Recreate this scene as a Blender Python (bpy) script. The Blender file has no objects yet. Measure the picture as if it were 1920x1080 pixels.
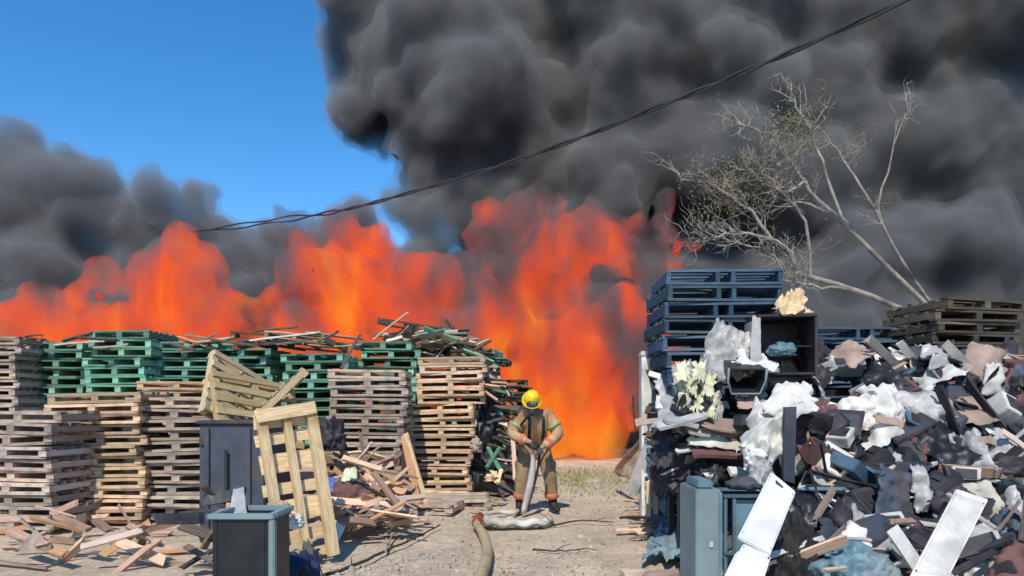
import bpy, bmesh, math, random
import numpy as np
from mathutils import Vector, Matrix, Euler, noise
R = math.radians
S = bpy.context.scene; C = bpy.context.collection
rnd = random.Random(7)

# ------------------------------------------------------------------ camera, sky, sun, exposure
F = 1300.0; EYE = 1.6; HOR = 765.0
def P(px, py, Y):                       # a point of the place at depth Y
    return Vector(((px-960)/F*Y, Y, EYE-(py-HOR)/F*Y))
def G(px, py, z=0.0):                   # where that line of sight meets the ground
    Y = (EYE-z)*F/(py-HOR); return Vector(((px-960)/F*Y, Y, z))
cam = bpy.data.objects.new('camera', bpy.data.cameras.new('camera')); C.objects.link(cam); S.camera = cam
cam.location = (0, 0, EYE); cam.rotation_euler = (R(90), 0, 0)
cam.data.sensor_width = 36; cam.data.lens = 36*F/1920; cam.data.shift_y = (HOR-540)/1920; cam.data.clip_end = 4000
w = bpy.data.worlds.new('World'); S.world = w; w.use_nodes = True
nt = w.node_tree; bg = nt.nodes['Background']; sky = nt.nodes.new('ShaderNodeTexSky'); sky.sky_type = 'NISHITA'; sky.sun_disc = False
SUN_EL, SUN_AZ = 48, 190                # azimuth clockwise from +Y
sky.sun_elevation = R(SUN_EL); sky.sun_rotation = R(SUN_AZ); sky.air_density = 1.0; sky.dust_density = 0.0; sky.ozone_density = 4.0
hs = nt.nodes.new('ShaderNodeHueSaturation'); hs.inputs['Saturation'].default_value = 1.3; hs.inputs['Value'].default_value = 1.2
nt.links.new(sky.outputs[0], hs.inputs['Color']); nt.links.new(hs.outputs[0], bg.inputs[0]); bg.inputs[1].default_value = 0.15
sun = bpy.data.objects.new('sun', bpy.data.lights.new('sun', 'SUN')); C.objects.link(sun)
sun.data.energy = 4.3; sun.data.angle = R(.5); sun.data.color = (1, .94, .85)
dd = Vector((math.sin(R(SUN_AZ))*math.cos(R(SUN_EL)), math.cos(R(SUN_AZ))*math.cos(R(SUN_EL)), math.sin(R(SUN_EL))))
sun.rotation_euler = dd.to_track_quat('Z', 'Y').to_euler()
S.view_settings.view_transform = 'Standard'; S.view_settings.look = 'None'; S.view_settings.exposure = 0.12; S.view_settings.gamma = 1
S.view_settings.use_curve_mapping = False
S.cycles.volume_bounces = 0; S.cycles.transparent_max_bounces = 48; S.cycles.max_bounces = 5; S.cycles.volume_max_steps = 160
S.cycles.use_denoising = True

# ------------------------------------------------------------------ materials
def mat(name, col, rough=.8, scale=4, var=.35, bump=.3, metal=0, grain=None, hue=.02, rv=.25, stain=None, detail=6, spec=.3):
    """procedural material: noise mottling, optional grain stretch (axis scale), optional stain colour, per-object value shift"""
    m = bpy.data.materials.new(name); m.use_nodes = True; nt = m.node_tree; N = nt.nodes.new; L = nt.links.new
    b = nt.nodes['Principled BSDF']; b.inputs['Roughness'].default_value = rough; b.inputs['Metallic'].default_value = metal
    b.inputs['Specular IOR Level'].default_value = spec
    tc = N('ShaderNodeTexCoord'); mp = N('ShaderNodeMapping'); L(tc.outputs['Object'], mp.inputs[0])
    oi = N('ShaderNodeObjectInfo')
    vm = N('ShaderNodeVectorMath'); vm.operation = 'SCALE'; vm.inputs[0].default_value = (37, 19, 53); L(oi.outputs['Random'], vm.inputs['Scale'])
    L(vm.outputs[0], mp.inputs['Location'])
    if grain: mp.inputs['Scale'].default_value = grain
    n = N('ShaderNodeTexNoise'); n.inputs['Scale'].default_value = scale; n.inputs['Detail'].default_value = detail; n.inputs['Roughness'].default_value = .65
    L(mp.outputs[0], n.inputs[0])
    n2 = N('ShaderNodeTexNoise'); n2.inputs['Scale'].default_value = 2.3; n2.inputs['Detail'].default_value = 4; L(tc.outputs['Object'], n2.inputs[0])
    mr = N('ShaderNodeMapRange'); mr.inputs['From Min'].default_value = .3; mr.inputs['From Max'].default_value = .7
    mr.inputs['To Min'].default_value = 1-var; mr.inputs['To Max'].default_value = 1+var*.6; L(n.outputs[0], mr.inputs[0])
    mv = N('ShaderNodeMapRange'); mv.inputs['To Min'].default_value = 1-rv; mv.inputs['To Max'].default_value = 1+rv; L(oi.outputs['Random'], mv.inputs[0])
    mu = N('ShaderNodeMath'); mu.operation = 'MULTIPLY'; L(mr.outputs[0], mu.inputs[0]); L(mv.outputs[0], mu.inputs[1])
    tint = N('ShaderNodeMix'); tint.data_type = 'RGBA'; tint.blend_type = 'MULTIPLY'; tint.inputs[0].default_value = 1; tint.inputs[6].default_value = (*col, 1); L(oi.outputs['Color'], tint.inputs[7])
    h = N('ShaderNodeHueSaturation'); L(tint.outputs[2], h.inputs['Color']); L(mu.outputs[0], h.inputs['Value'])
    mh = N('ShaderNodeMapRange'); mh.inputs['To Min'].default_value = .5-hue; mh.inputs['To Max'].default_value = .5+hue; L(n2.outputs[0], mh.inputs[0]); L(mh.outputs[0], h.inputs['Hue'])
    last = h.outputs[0]
    if stain:
        st = N('ShaderNodeMapRange'); st.inputs['From Min'].default_value = .52; st.inputs['From Max'].default_value = .68; L(n2.outputs[0], st.inputs[0])
        mx = N('ShaderNodeMix'); mx.data_type = 'RGBA'; L(st.outputs[0], mx.inputs[0]); L(last, mx.inputs[6]); mx.inputs[7].default_value = (*stain, 1); last = mx.outputs[2]
    L(last, b.inputs['Base Color'])
    if bump:
        bp = N('ShaderNodeBump'); bp.inputs['Strength'].default_value = bump; bp.inputs['Distance'].default_value = .02; L(n.outputs[0], bp.inputs['Height']); L(bp.outputs[0], b.inputs['Normal'])
    return m
GR = (1, 14, 14)
def wood(name, col, **k): return mat(name, col, rough=.85, scale=5, grain=GR, spec=.15, **k)
M = dict(
  green=wood('green_painted_wood', (.125, .285, .19), var=.45, stain=(.16, .2, .15), rv=.35),
  mint=wood('worn_mint_wood', (.26, .46, .34), var=.5, stain=(.10, .26, .17), rv=.4),
  bluew=wood('worn_blue_wood', (.095, .14, .195), var=.45, stain=(.05, .08, .12), rv=.25),
  grey=wood('weathered_pinkish_wood', (.52, .40, .325), var=.35, stain=(.16, .12, .11)),
  tan=wood('pale_tan_wood', (.70, .48, .32), var=.35, stain=(.30, .20, .13)),
  yellow=wood('new_yellow_pine', (.66, .49, .28), var=.4, stain=(.36, .23, .11), rv=.22),
  orange=wood('orange_pine', (.50, .29, .15), var=.3),
  brown=wood('brown_broken_wood', (.42, .27, .19), var=.4, rv=.4, stain=(.12, .08, .06)),
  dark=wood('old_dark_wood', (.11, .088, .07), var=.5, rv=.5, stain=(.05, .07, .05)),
  blue=wood('blue_painted_wood', (.06, .105, .165), var=.4, stain=(.03, .045, .065), rv=.3),
  slate=mat('slate_blue_steel', (.058, .068, .09), rough=.6, scale=5, var=.35, bump=.1, metal=0, stain=(.085, .07, .062)),
  black=mat('black_plastic', (.018, .019, .022), rough=.45, scale=6, var=.4, bump=.1, stain=(.05, .05, .05)),
  char=mat('charcoal_sheet', (.04, .034, .04), rough=.6, scale=4, var=.5, bump=.2, stain=(.07, .06, .06)),
  white=mat('white_enamel', (.62, .61, .60), rough=.45, scale=3, var=.12, bump=.05, stain=(.50, .50, .50), rv=.04),
  offwhite=mat('dirty_white_sheet', (.62, .59, .53), rough=.7, scale=5, var=.25, bump=.2, stain=(.35, .33, .3)),
  bag=mat('white_woven_bag', (.63, .60, .54), rough=.75, scale=7, var=.22, bump=.4, stain=(.50, .50, .43), rv=.06),
  tarp=mat('grey_plastic_sheet', (.42, .41, .385), rough=.35, scale=5, var=.35, bump=.3, stain=(.22, .22, .23), rv=.1),
  yel=mat('pale_yellow_foam', (.60, .585, .39), rough=.9, scale=9, var=.4, bump=.5, rv=.1),
  teal=mat('teal_steel', (.11, .20, .235), rough=.5, scale=3, var=.3, bump=.08, stain=(.2, .25, .26), rv=.1),
  tealg=mat('faded_teal_panel', (.19, .25, .26), rough=.55, scale=2, var=.25, bump=.08, stain=(.13, .2, .23), rv=.05),
  bluesteel=mat('blue_steel_frame', (.09, .15, .20), rough=.5, scale=4, var=.4, bump=.1),
  navy=mat('navy_tarp', (.018, .035, .085), rough=.6, scale=5, var=.5, bump=.3, rv=.1),
  royal=mat('blue_plastic_sheet', (.10, .14, .36), rough=.4, scale=5, var=.3, bump=.2),
  card=mat('brown_cardboard', (.33, .24, .19), rough=.9, scale=4, var=.3, bump=.2, stain=(.2, .13, .11)),
  net=mat('black_netting', (.018, .018, .018), rough=.8, scale=26, var=.9, bump=.8, stain=(.035, .036, .03)),
  hose=mat('tan_canvas_hose', (.44, .35, .20), rough=.85, scale=26, var=.45, bump=.7, rv=0, stain=(.26, .21, .13)),
  brass=mat('red_coupling', (.30, .06, .03), rough=.4, scale=8, var=.3, metal=.3),
  canvas=mat('grey_canvas', (.46, .42, .34), rough=.9, scale=8, var=.3, bump=.4, stain=(.6, .58, .52), rv=.1),
  bark=mat('pale_grey_bark', (.29, .26, .22), rough=.9, scale=8, var=.45, bump=.4, stain=(.12, .1, .085), rv=.15),
  leaf=mat('olive_leaves', (.17, .155, .085), rough=.8, scale=5, var=.5, bump=0, rv=.4),
  wire=mat('black_cable', (.03, .03, .032), rough=.35, scale=9, var=.3, bump=0, spec=.6),
  coat=mat('tan_turnout_cloth', (.50, .31, .16), rough=.85, scale=9, var=.35, bump=.5, stain=(.17, .10, .065), rv=.02),
  trou=mat('tan_trouser_cloth', (.32, .22, .125), rough=.9, scale=9, var=.4, bump=.5, stain=(.16, .11, .06), rv=.02),
  band=mat('orange_reflective_tape', (.60, .17, .09), rough=.5, scale=14, var=.4, bump=0, rv=.02),
  lime=mat('lime_reflective_tape', (.30, .33, .14), rough=.5, scale=9, var=.15, bump=0, rv=.02),
  helmet=mat('yellow_helmet_shell', (.85, .56, .01), rough=.45, scale=7, var=.35, bump=.1, rv=0, hue=0, spec=.4, stain=(.55, .36, .03)),
  skin=mat('skin', (.45, .27, .19), rough=.6, scale=9, var=.1, bump=0),
  glove=mat('dark_leather_glove', (.06, .05, .04), rough=.8, scale=9, var=.3),
  boot=mat('black_rubber_boot', (.025, .024, .024), rough=.6, scale=9, var=.3),
  visor=mat('smoked_visor', (.05, .05, .055), rough=.12, scale=2, var=.1, bump=0, spec=.8),
  straw=mat('dry_grass', (.30, .30, .10), rough=.9, scale=3, var=.4, bump=0),
  stone=mat('gravel_stones', (.40, .35, .29), rough=.95, scale=3, var=.5, bump=0, rv=0),
  maroon=mat('maroon_board', (.13, .065, .06), rough=.8, scale=4, var=.4),
)

# ------------------------------------------------------------------ helpers
def link(name, me, m=None, parent=None, M4=None):
    o = bpy.data.objects.new(name, me); C.objects.link(o)
    if m is not None and not me.materials: me.materials.append(m)
    if parent: o.parent = parent
    if M4 is not None: o.matrix_basis = M4
    return o
def tag(o, label=None, cat=None, group=None, kind=None):
    if label: o['label'] = label
    if cat: o['category'] = cat
    if group: o['group'] = group
    if kind: o['kind'] = kind
    return o
def empty(name, loc, rot=(0, 0, 0), label=None, cat=None, group=None):
    o = bpy.data.objects.new(name, None); C.objects.link(o); o.location = loc; o.rotation_euler = rot; o.empty_display_size = .2
    return tag(o, label, cat, group)
def mesh(name, verts, faces, smooth=False):
    me = bpy.data.meshes.new(name); me.from_pydata([tuple(v) for v in verts], [], faces); me.update()
    if smooth: me.polygons.foreach_set('use_smooth', [True]*len(me.polygons))
    return me
def frombm(name, bm, smooth=False):
    bmesh.ops.recalc_face_normals(bm, faces=bm.faces)
    me = bpy.data.meshes.new(name); bm.to_mesh(me); bm.free()
    if smooth: me.polygons.foreach_set('use_smooth', [True]*len(me.polygons))
    return me
def addbox(bm, c, s, rot=None, bev=0):
    mt = Matrix.Translation(c) @ (rot.to_matrix().to_4x4() if rot else Matrix()) @ Matrix.Diagonal((*s, 1))
    g = bmesh.ops.create_cube(bm, size=1, matrix=mt)
    if bev:
        es = list({e for v in g['verts'] for e in v.link_edges}); bmesh.ops.bevel(bm, geom=es, offset=bev, segments=2, affect='EDGES')
    return g
def box(name, c, s, m, parent=None, rot=None, bev=.006):
    bm = bmesh.new(); addbox(bm, c, s, rot, bev); return link(name, frombm(name, bm), m, parent)
def plank_mesh(L, W, T, r, segs=4, broken=0, bow=.006):
    """a sawn board along x with slight bow, twist and rough ends"""
    v = []; f = []
    ph = r.uniform(0, 6); tw = r.uniform(-.03, .03)
    for i in range(segs+1):
        t = i/segs; x = (t-.5)*L; z = math.sin(t*3+ph)*bow; a = tw*(t-.5)*2
        for (dy, dz) in ((-W/2, -T/2), (W/2, -T/2), (W/2, T/2), (-W/2, T/2)):
            ex = 0
            if i in (0, segs): ex = r.uniform(-1, 1)*(.004+broken)*(1 if i else -1)
            v.append((x+ex, dy*math.cos(a)-dz*math.sin(a)+r.uniform(-.002, .002), z+dy*math.sin(a)+dz*math.cos(a)))
    for i in range(segs):
        a = i*4
        for k in range(4): f.append((a+k, a+(k+1) % 4, a+4+(k+1) % 4, a+4+k))
    f.append((3, 2, 1, 0)); e = segs*4; f.append((e, e+1, e+2, e+3))
    return mesh('plank', v, f)
def tube(name, pts, rad, sides=8, m=None, parent=None, caps=True):
    pts = [Vector(p) for p in pts]; n = len(pts)
    if not hasattr(rad, '__len__'): rad = [rad]*n
    v = []; f = []; up = Vector((0, 0, 1)); prev = None
    for i, p in enumerate(pts):
        t = (pts[min(i+1, n-1)]-pts[max(i-1, 0)]).normalized()
        if prev is None:
            a = t.cross(up if abs(t.z) < .9 else Vector((1, 0, 0))).normalized()
        else:
            a = (prev-t*prev.dot(t)).normalized()
        b = t.cross(a); prev = a
        for k in range(sides):
            th = 2*math.pi*k/sides; v.append(p+(a*math.cos(th)+b*math.sin(th))*rad[i])
    for i in range(n-1):
        for k in range(sides):
            f.append((i*sides+k, i*sides+(k+1) % sides, (i+1)*sides+(k+1) % sides, (i+1)*sides+k))
    if caps: f.append(tuple(range(sides))[::-1]); f.append(tuple((n-1)*sides+k for k in range(sides)))
    me = mesh(name, v, f, True)
    return link(name, me, m, parent) if name else me
def spline(pts, n):
    pts = [Vector(p) for p in pts]; out = []
    q = [pts[0]*2-pts[1]]+pts+[pts[-1]*2-pts[-2]]
    for i in range(1, len(q)-2):
        for k in range(n):
            t = k/n; a, b, c, d = q[i-1], q[i], q[i+1], q[i+2]
            out.append(.5*((2*b)+(c-a)*t+(2*a-5*b+4*c-d)*t*t+(3*b-a-3*c+d)*t**3))
    out.append(pts[-1]); return out
def ridged(p, s):
    return sum((1-abs(noise.noise(p*s*(2**k)))*2)*(.55**k) for k in range(3))
def sheet(name, corners, m, n=26, amp=.06, freq=3, ragged=.15, thick=.006, parent=None, seed=0, sag=0, bulge=0):
    """crumpled sheet spanned between four corner points, with real thickness"""
    a, b, c, d = [Vector(q) for q in corners]; off = Vector((seed*3.7, seed*1.3, 0))
    nrm = (b-a).cross(d-a).normalized(); v = []; f = []
    for j in range(n+1):
        for i in range(n+1):
            u, w_ = i/n, j/n
            e = ragged*(noise.noise(Vector((u*6, w_*6, seed)))); 
            uu = u+e*(abs(u-.5)*2)**2; ww = w_+ragged*noise.noise(Vector((u*7+9, w_*7, seed)))*(abs(w_-.5)*2)**2
            p = a.lerp(b, uu).lerp(d.lerp(c, uu), ww)
            p = p+nrm*((ridged(p+off, freq)-.6)*amp+bulge*(math.sin(max(0, min(1, u))*3.14)*math.sin(max(0, min(1, w_))*3.14))**.6)-Vector((0, 0, sag*math.sin(u*3.14)*math.sin(w_*3.14)))
            v.append(p)
    for j in range(n):
        for i in range(n):
            q = j*(n+1)+i; f.append((q, q+1, q+n+2, q+n+1))
    k = len(v); vn = [p+nrm*thick for p in v]; v2 = v+vn
    f2 = [tuple(x+k for x in q) for q in f]+[q[::-1] for q in f]
    ring = [i for i in range(n)]+[(i)*(n+1)+n for i in range(n)]+[n*(n+1)+n-i for i in range(n)]+[(n-i)*(n+1) for i in range(n)]
    for i in range(len(ring)):
        p, q = ring[i], ring[(i+1) % len(ring)]; f2.append((p, q, q+k, p+k))
    return link(name, mesh(name, v2, f2, True), m, parent)
def lump(name, c, s, m, sub=4, amp=.25, freq=2.2, seed=0, flat=True, parent=None, rot=None, smooth=True):
    """crumpled bag or heap: folds pressed into a squashed ball, flattened where it rests"""
    bm = bmesh.new(); bmesh.ops.create_icosphere(bm, subdivisions=sub, radius=1); off = Vector((seed*5.1, seed*2.7, seed))
    for v in bm.verts:
        p = v.co.copy(); q = p.normalized(); w1 = q+Vector((noise.noise(q*1.7+off), noise.noise(q*1.7-off), noise.noise(q*1.9)))*.5
        r_ = 1-amp*.75*max(0, ridged(w1+off, freq*.62)-.55)+amp*.5*noise.noise(q*1.6+off)+.012*noise.noise(w1*6+off)
        p = q*r_
        if flat and p.z < -.55: p.z = -.55-(p.z+.55)*.1
        v.co = Vector((p.x*s[0], p.y*s[1], (p.z+(.55 if flat else 0))*s[2]))
    if rot: bmesh.ops.rotate(bm, verts=bm.verts, matrix=rot.to_matrix())
    bmesh.ops.translate(bm, verts=bm.verts, vec=Vector(c))
    return link(name, frombm(name, bm, smooth), m, parent)
def skin(name, joints, edges, m, parent=None, sub=2, root=0):
    me = bpy.data.meshes.new(name); me.from_pydata([j[:3] for j in joints], edges, [])
    o = bpy.data.objects.new(name, me); C.objects.link(o)
    s = o.modifiers.new('s', 'SKIN'); s.use_smooth_shade = True
    for i, j in enumerate(joints):
        sv = me.skin_vertices[0].data[i]; sv.radius = (j[3], j[4] if len(j) > 4 else j[3]); sv.use_root = (i == root)
    ss = o.modifiers.new('u', 'SUBSURF'); ss.levels = sub; ss.render_levels = sub
    dg = bpy.context.evaluated_depsgraph_get(); me2 = bpy.data.meshes.new_from_object(o.evaluated_get(dg))
    o.modifiers.clear(); o.data = me2; me2.materials.clear(); me2.materials.append(m)
    for p in me2.polygons: p.use_smooth = True
    if parent: o.parent = parent
    return o

# ------------------------------------------------------------------ ground
def ground_h(x, y):
    h = .05*noise.noise(Vector((x*.35, y*.35, 0)))+.025*noise.noise(Vector((x*1.3, y*1.3, 3)))+.012*noise.noise(Vector((x*4, y*4, 7)))
    rut = sum(math.exp(-((x-(.35+.05*y*.3+.12*math.sin(y*.5))-o_)/.16)**2) for o_ in (-.75, .75))
    return h-.02-.035*rut*(1+.5*noise.noise(Vector((x*2, y*1.2, 9))))
xs = list(np.arange(-14, 14.01, .12)); ys = [2.5+i*.09 for i in range(170)]+[17.8+i*.4 for i in range(60)]
v = [(x, y, ground_h(x, y)*(1 if abs(x) < 13.5 else 0)) for y in ys for x in xs]; nx = len(xs)
f = [(j*nx+i, j*nx+i+1, (j+1)*nx+i+1, (j+1)*nx+i) for j in range(len(ys)-1) for i in range(nx-1)]
me = mesh('dirt_track', v, f, True)
gm = mat('dusty_ground', (.60, .475, .335), rough=.95, scale=1.1, var=.28, bump=0, hue=.012, rv=0, stain=(.50, .405, .29), spec=.1)
nt = gm.node_tree; N = nt.nodes.new; Lk = nt.links.new; b = nt.nodes['Principled BSDF']
tc = N('ShaderNodeTexCoord'); n1 = N('ShaderNodeTexNoise'); n1.inputs['Scale'].default_value = 14; n1.inputs['Detail'].default_value = 8; n1.inputs['Roughness'].default_value = .75; Lk(tc.outputs['Object'], n1.inputs[0])
src = b.inputs['Base Color'].links[0].from_socket
m2 = N('ShaderNodeMapRange'); m2.inputs['From Min'].default_value = .35; m2.inputs['From Max'].default_value = .65; m2.inputs['To Min'].default_value = .68; m2.inputs['To Max'].default_value = 1.18; Lk(n1.outputs[0], m2.inputs[0])
mm = N('ShaderNodeVectorMath'); mm.operation = 'SCALE'; Lk(src, mm.inputs[0]); Lk(m2.outputs[0], mm.inputs['Scale']); Lk(mm.outputs[0], b.inputs['Base Color'])
bp = N('ShaderNodeBump'); bp.inputs['Strength'].default_value = .9; bp.inputs['Distance'].default_value = .035; Lk(n1.outputs[0], bp.inputs['Height']); Lk(bp.outputs[0], b.inputs['Normal'])
tag(link('dirt_track', me, gm), 'dusty beige dirt track between the scrap piles', kind='structure')
tag(link('ground', mesh('ground', [(-1500, -300, -.09), (1500, -300, -.09), (1500, 2500, -.09), (-1500, 2500, -.09)], [(0, 1, 2, 3)]), gm), 'flat dusty yard ground reaching the horizon', kind='structure')
# gravel and chips
bm = bmesh.new(); r = random.Random(3)
for i in range(7000):
    y = 6.2+10*r.random()**1.6; x = r.uniform(-3.6, 3.2)*(.5+y*.06)
    if noise.noise(Vector((x*.9, y*.9, 2)))+.5*noise.noise(Vector((x*3, y*3, 8))) < r.uniform(-.25, .35): continue
    s = r.uniform(.004, .018)*(1+1.4*(r.random() < .07))
    mt = Matrix.Translation((x, y, ground_h(x, y)+s*.25)) @ Euler((r.random()*6, r.random()*6, r.random()*6)).to_matrix().to_4x4() @ Matrix.Diagonal((s*r.uniform(.7, 2.2), s, s*.6, 1))
    bmesh.ops.create_icosphere(bm, subdivisions=1, radius=1, matrix=mt) if s > .02 else bmesh.ops.create_cube(bm, size=1.6, matrix=mt)
tag(link('gravel', frombm('gravel', bm), M['stone']), 'small stones and wood chips strewn over the dirt track', kind='stuff')
# earth bank beside the fire
bm = bmesh.new(); bmesh.ops.create_icosphere(bm, subdivisions=5, radius=1)
for q in bm.verts:
    p = q.co; k = 1+.12*noise.noise(p*2.0)+.05*noise.noise(p*9)+.02*noise.noise(p*22)
    q.co = Vector((p.x*1.75*k, p.y*3.0*k, (max(p.z, -.1)**1.6 if p.z > 0 else p.z)*1.35*k))
bmesh.ops.translate(bm, verts=bm.verts, vec=P(1262, 0, 16.6)*Vector((1, 1, 0)) if False else Vector(((1300-960)/F*16.6, 16.6, -.02)))
tag(link('earth_bank', frombm('earth_bank', bm, True), mat('bank_earth', (.34, .265, .19), rough=.95, scale=3, var=.5, bump=.6, rv=0)), 'brown earth bank at the edge of the fire', kind='structure')
# dry grass patch
bm = bmesh.new(); r = random.Random(5)
for i in range(2600):
    c = Vector((r.gauss(1.75, .75), r.gauss(15.6, 1.5), -.02)); h = r.uniform(.02, .09); a = r.uniform(0, 6.28)
    dx = Vector((math.cos(a), math.sin(a), 0))*.012; ln = Vector((r.uniform(-.04, .04), r.uniform(-.04, .04), h))
    vs = [bm.verts.new(c-dx), bm.verts.new(c+dx), bm.verts.new(c+ln)]; bm.faces.new(vs)
tag(link('dry_grass', frombm('dry_grass', bm), M['straw']), 'yellowish dry grass patch on the track in front of the fire', kind='stuff')

# ------------------------------------------------------------------ smoke and fire
def blob_mesh(name, blobs, voxel, disp, kind='CLOUDS'):
    bm = bmesh.new()
    for (c, r, sx, sz) in blobs:
        bmesh.ops.create_icosphere(bm, subdivisions=3, radius=1, matrix=Matrix.Translation(c) @ Matrix.Diagonal((r*sx, r, r*sz, 1)))
    me = bpy.data.meshes.new(name); bm.to_mesh(me); bm.free()
    o = bpy.data.objects.new(name, me); C.objects.link(o)
    m = o.modifiers.new('r', 'REMESH'); m.mode = 'VOXEL'; m.voxel_size = voxel
    for i, (sz, st) in enumerate(disp):
        t = bpy.data.textures.new(name+str(i), 'CLOUDS' if st > 0 else 'VORONOI'); t.noise_scale = sz
        if st > 0: t.noise_depth = 2
        mm = o.modifiers.new('d', 'DISPLACE'); mm.texture = t; mm.texture_coords = 'LOCAL'; mm.strength = st; mm.mid_level = .5
    m = o.modifiers.new('r2', 'REMESH'); m.mode = 'VOXEL'; m.voxel_size = voxel*.9
    m = o.modifiers.new('sm', 'SMOOTH'); m.iterations = 1; m.factor = .3
    for sz, st, kd in ((1.5, -.55, 'VORONOI'), (.6, .42, 'CLOUDS')):
        t = bpy.data.textures.new(name+kd, kd); t.noise_scale = sz*max(.55, voxel/.27); mm = o.modifiers.new('d', 'DISPLACE'); mm.texture = t; mm.texture_coords = 'LOCAL'; mm.strength = st*voxel/.27; mm.mid_level = .5
    dg = bpy.context.evaluated_depsgraph_get()
    me2 = bpy.data.meshes.new_from_object(o.evaluated_get(dg)); o.modifiers.clear(); o.data = me2
    me2.polygons.foreach_set('use_smooth', [True]*len(me2.polygons)); me2.materials.clear()
    return o
def vol_mat(name):
    m = bpy.data.materials.new(name); m.use_nodes = True; nt = m.node_tree
    out = nt.nodes['Material Output']; nt.nodes.remove(nt.nodes['Principled BSDF'])
    t = nt.nodes.new('ShaderNodeBsdfTransparent'); n = nt.nodes.new('ShaderNodeTexNoise'); n.inputs['Scale'].default_value = .7
    mr = nt.nodes.new('ShaderNodeMapRange'); mr.inputs['To Min'].default_value = .975; mr.inputs['To Max'].default_value = 1     # thin soot film
    nt.links.new(n.outputs[0], mr.inputs[0]); nt.links.new(mr.outputs[0], t.inputs[0]); nt.links.new(t.outputs[0], out.inputs['Surface'])
    v = nt.nodes.new('ShaderNodeVolumePrincipled'); v.inputs['Absorption Color'].default_value = (0, 0, 0, 1); nt.links.new(v.outputs[0], out.inputs['Volume'])
    return m, nt, v
def smoke_mat(name, dens, col):
    m, nt, v = vol_mat(name); v.inputs['Density'].default_value = dens; v.inputs['Color'].default_value = (*col, 1); return m
def shell(src, name, off, dens, col):
    me = src.data.copy()
    tmp = bpy.data.objects.new('tmp', me); C.objects.link(tmp)
    mm = tmp.modifiers.new('d', 'DISPLACE'); mm.strength = off; mm.mid_level = 0; mr = tmp.modifiers.new('r', 'REMESH'); mr.mode = 'VOXEL'; mr.voxel_size = .4
    me = bpy.data.meshes.new_from_object(tmp.evaluated_get(bpy.context.evaluated_depsgraph_get())); bpy.data.objects.remove(tmp); me.polygons.foreach_set('use_smooth', [True]*len(me.polygons)); off = 0; n = len(me.vertices); co = np.empty(n*3, 'f'); no = np.empty(n*3, 'f')
    me.vertices.foreach_get('co', co); me.vertices.foreach_get('normal', no); me.vertices.foreach_set('co', co+no*off); me.update()
    o = bpy.data.objects.new(name, me); C.objects.link(o); me.materials.clear(); me.materials.append(smoke_mat(name, dens, col)); o.parent = src; return o
br = random.Random(4)
def cluster(px, py, Y, rpx, n, dy=3, lo=.3, hi=.62, sx=1, sz=1):
    out = []
    for i in range(n):
        a = br.uniform(0, 6.28); q = br.random()**.5
        r = rpx*br.uniform(lo, hi); YY = Y+br.uniform(-dy, dy)
        out.append((P(px+math.cos(a)*q*rpx, py+math.sin(a)*q*rpx, YY), r/F*YY, sx, sz))
    return out
SM = (.50, .497, .485)
B = []
for (px, py, rp, n) in [(745, 110, 100, 12), (700, 200, 62, 8), (790, 220, 70, 6), (900, 60, 210, 16), (860, 330, 105, 12), (1100, 100, 260, 20), (1050, 330, 190, 16), (1350, 60, 260, 18), (1350, 300, 230, 18),
        (840, 440, 85, 8), (1000, 480, 130, 8), (1250, 450, 200, 12), (1600, 150, 280, 18), (1600, 420, 260, 14), (1880, 200, 260, 14), (1880, 500, 240, 12), (900, -140, 240, 14), (1250, -220, 280, 12), (1700, -200, 300, 14), (1250, 650, 160, 10), (1550, 650, 200, 10), (2100, 100, 260, 8)]:
    B += cluster(px, py, 33, rp, n)
for px, py in ((1065, 135), (1430, 185), (1200, 250), (1500, 300), (950, 230)): B += cluster(px, py, 35, 120, 5, dy=1)
plume = blob_mesh('smoke_plume', B, .27, [(5, 2.4), (2.8, -1.9), (1.2, -.9)])
plume.data.materials.append(smoke_mat('dense_smoke', 1.1, SM))
tag(plume, 'huge dark grey smoke plume billowing over the fire and scrap heap', kind='stuff')
shell(plume, 'smoke_veil', .28, .30, SM)
B = []
for (px, py, rp, n) in [(750, 520, 60, 8), (830, 520, 60, 8), (440, 455, 55, 7), (500, 485, 60, 7), (380, 440, 75, 8), (290, 450, 85, 8), (190, 450, 100, 9), (80, 430, 110, 10), (-40, 410, 130, 10), (-180, 400, 150, 8), (470, 570, 80, 6), (300, 540, 120, 8), (100, 500, 150, 8), (620, 480, 62, 7), (690, 490, 40, 4)]:
    B += cluster(px, py, 30, rp, n, dy=2)
for px in range(-250, 2500, 110): B += cluster(px, 690, 27.5, 120, 5, dy=1)
for px in range(1500, 2500, 110): B += cluster(px, 560, 28.5, 120, 5, dy=1)
for px in range(-150, 480, 90): B += cluster(px, 540, 28.5, 110, 4, dy=1)
for px in range(-200, 2000, 75): B += [(P(px, 640, 31), 2.6, 1.1, 1.2), (P(px+30, 560, 31.5), 2.4, 1.1, 1)]
for px in range(520, 1500, 75): B += [(P(px, 730, 31), 2.2, 1.1, 1)]
p2 = blob_mesh('smoke_bank', B, .25, [(4, 1.8), (2.2, -1.5), (.9, -.6), (.45, .3)])
p2.data.materials.append(smoke_mat('low_smoke', 1.1, (.44, .44, .45)))
tag(p2, 'dark smoke bank rolling low behind the left pallet stacks', kind='stuff')
shell(p2, 'smoke_veil', .25, .3, SM)
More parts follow.
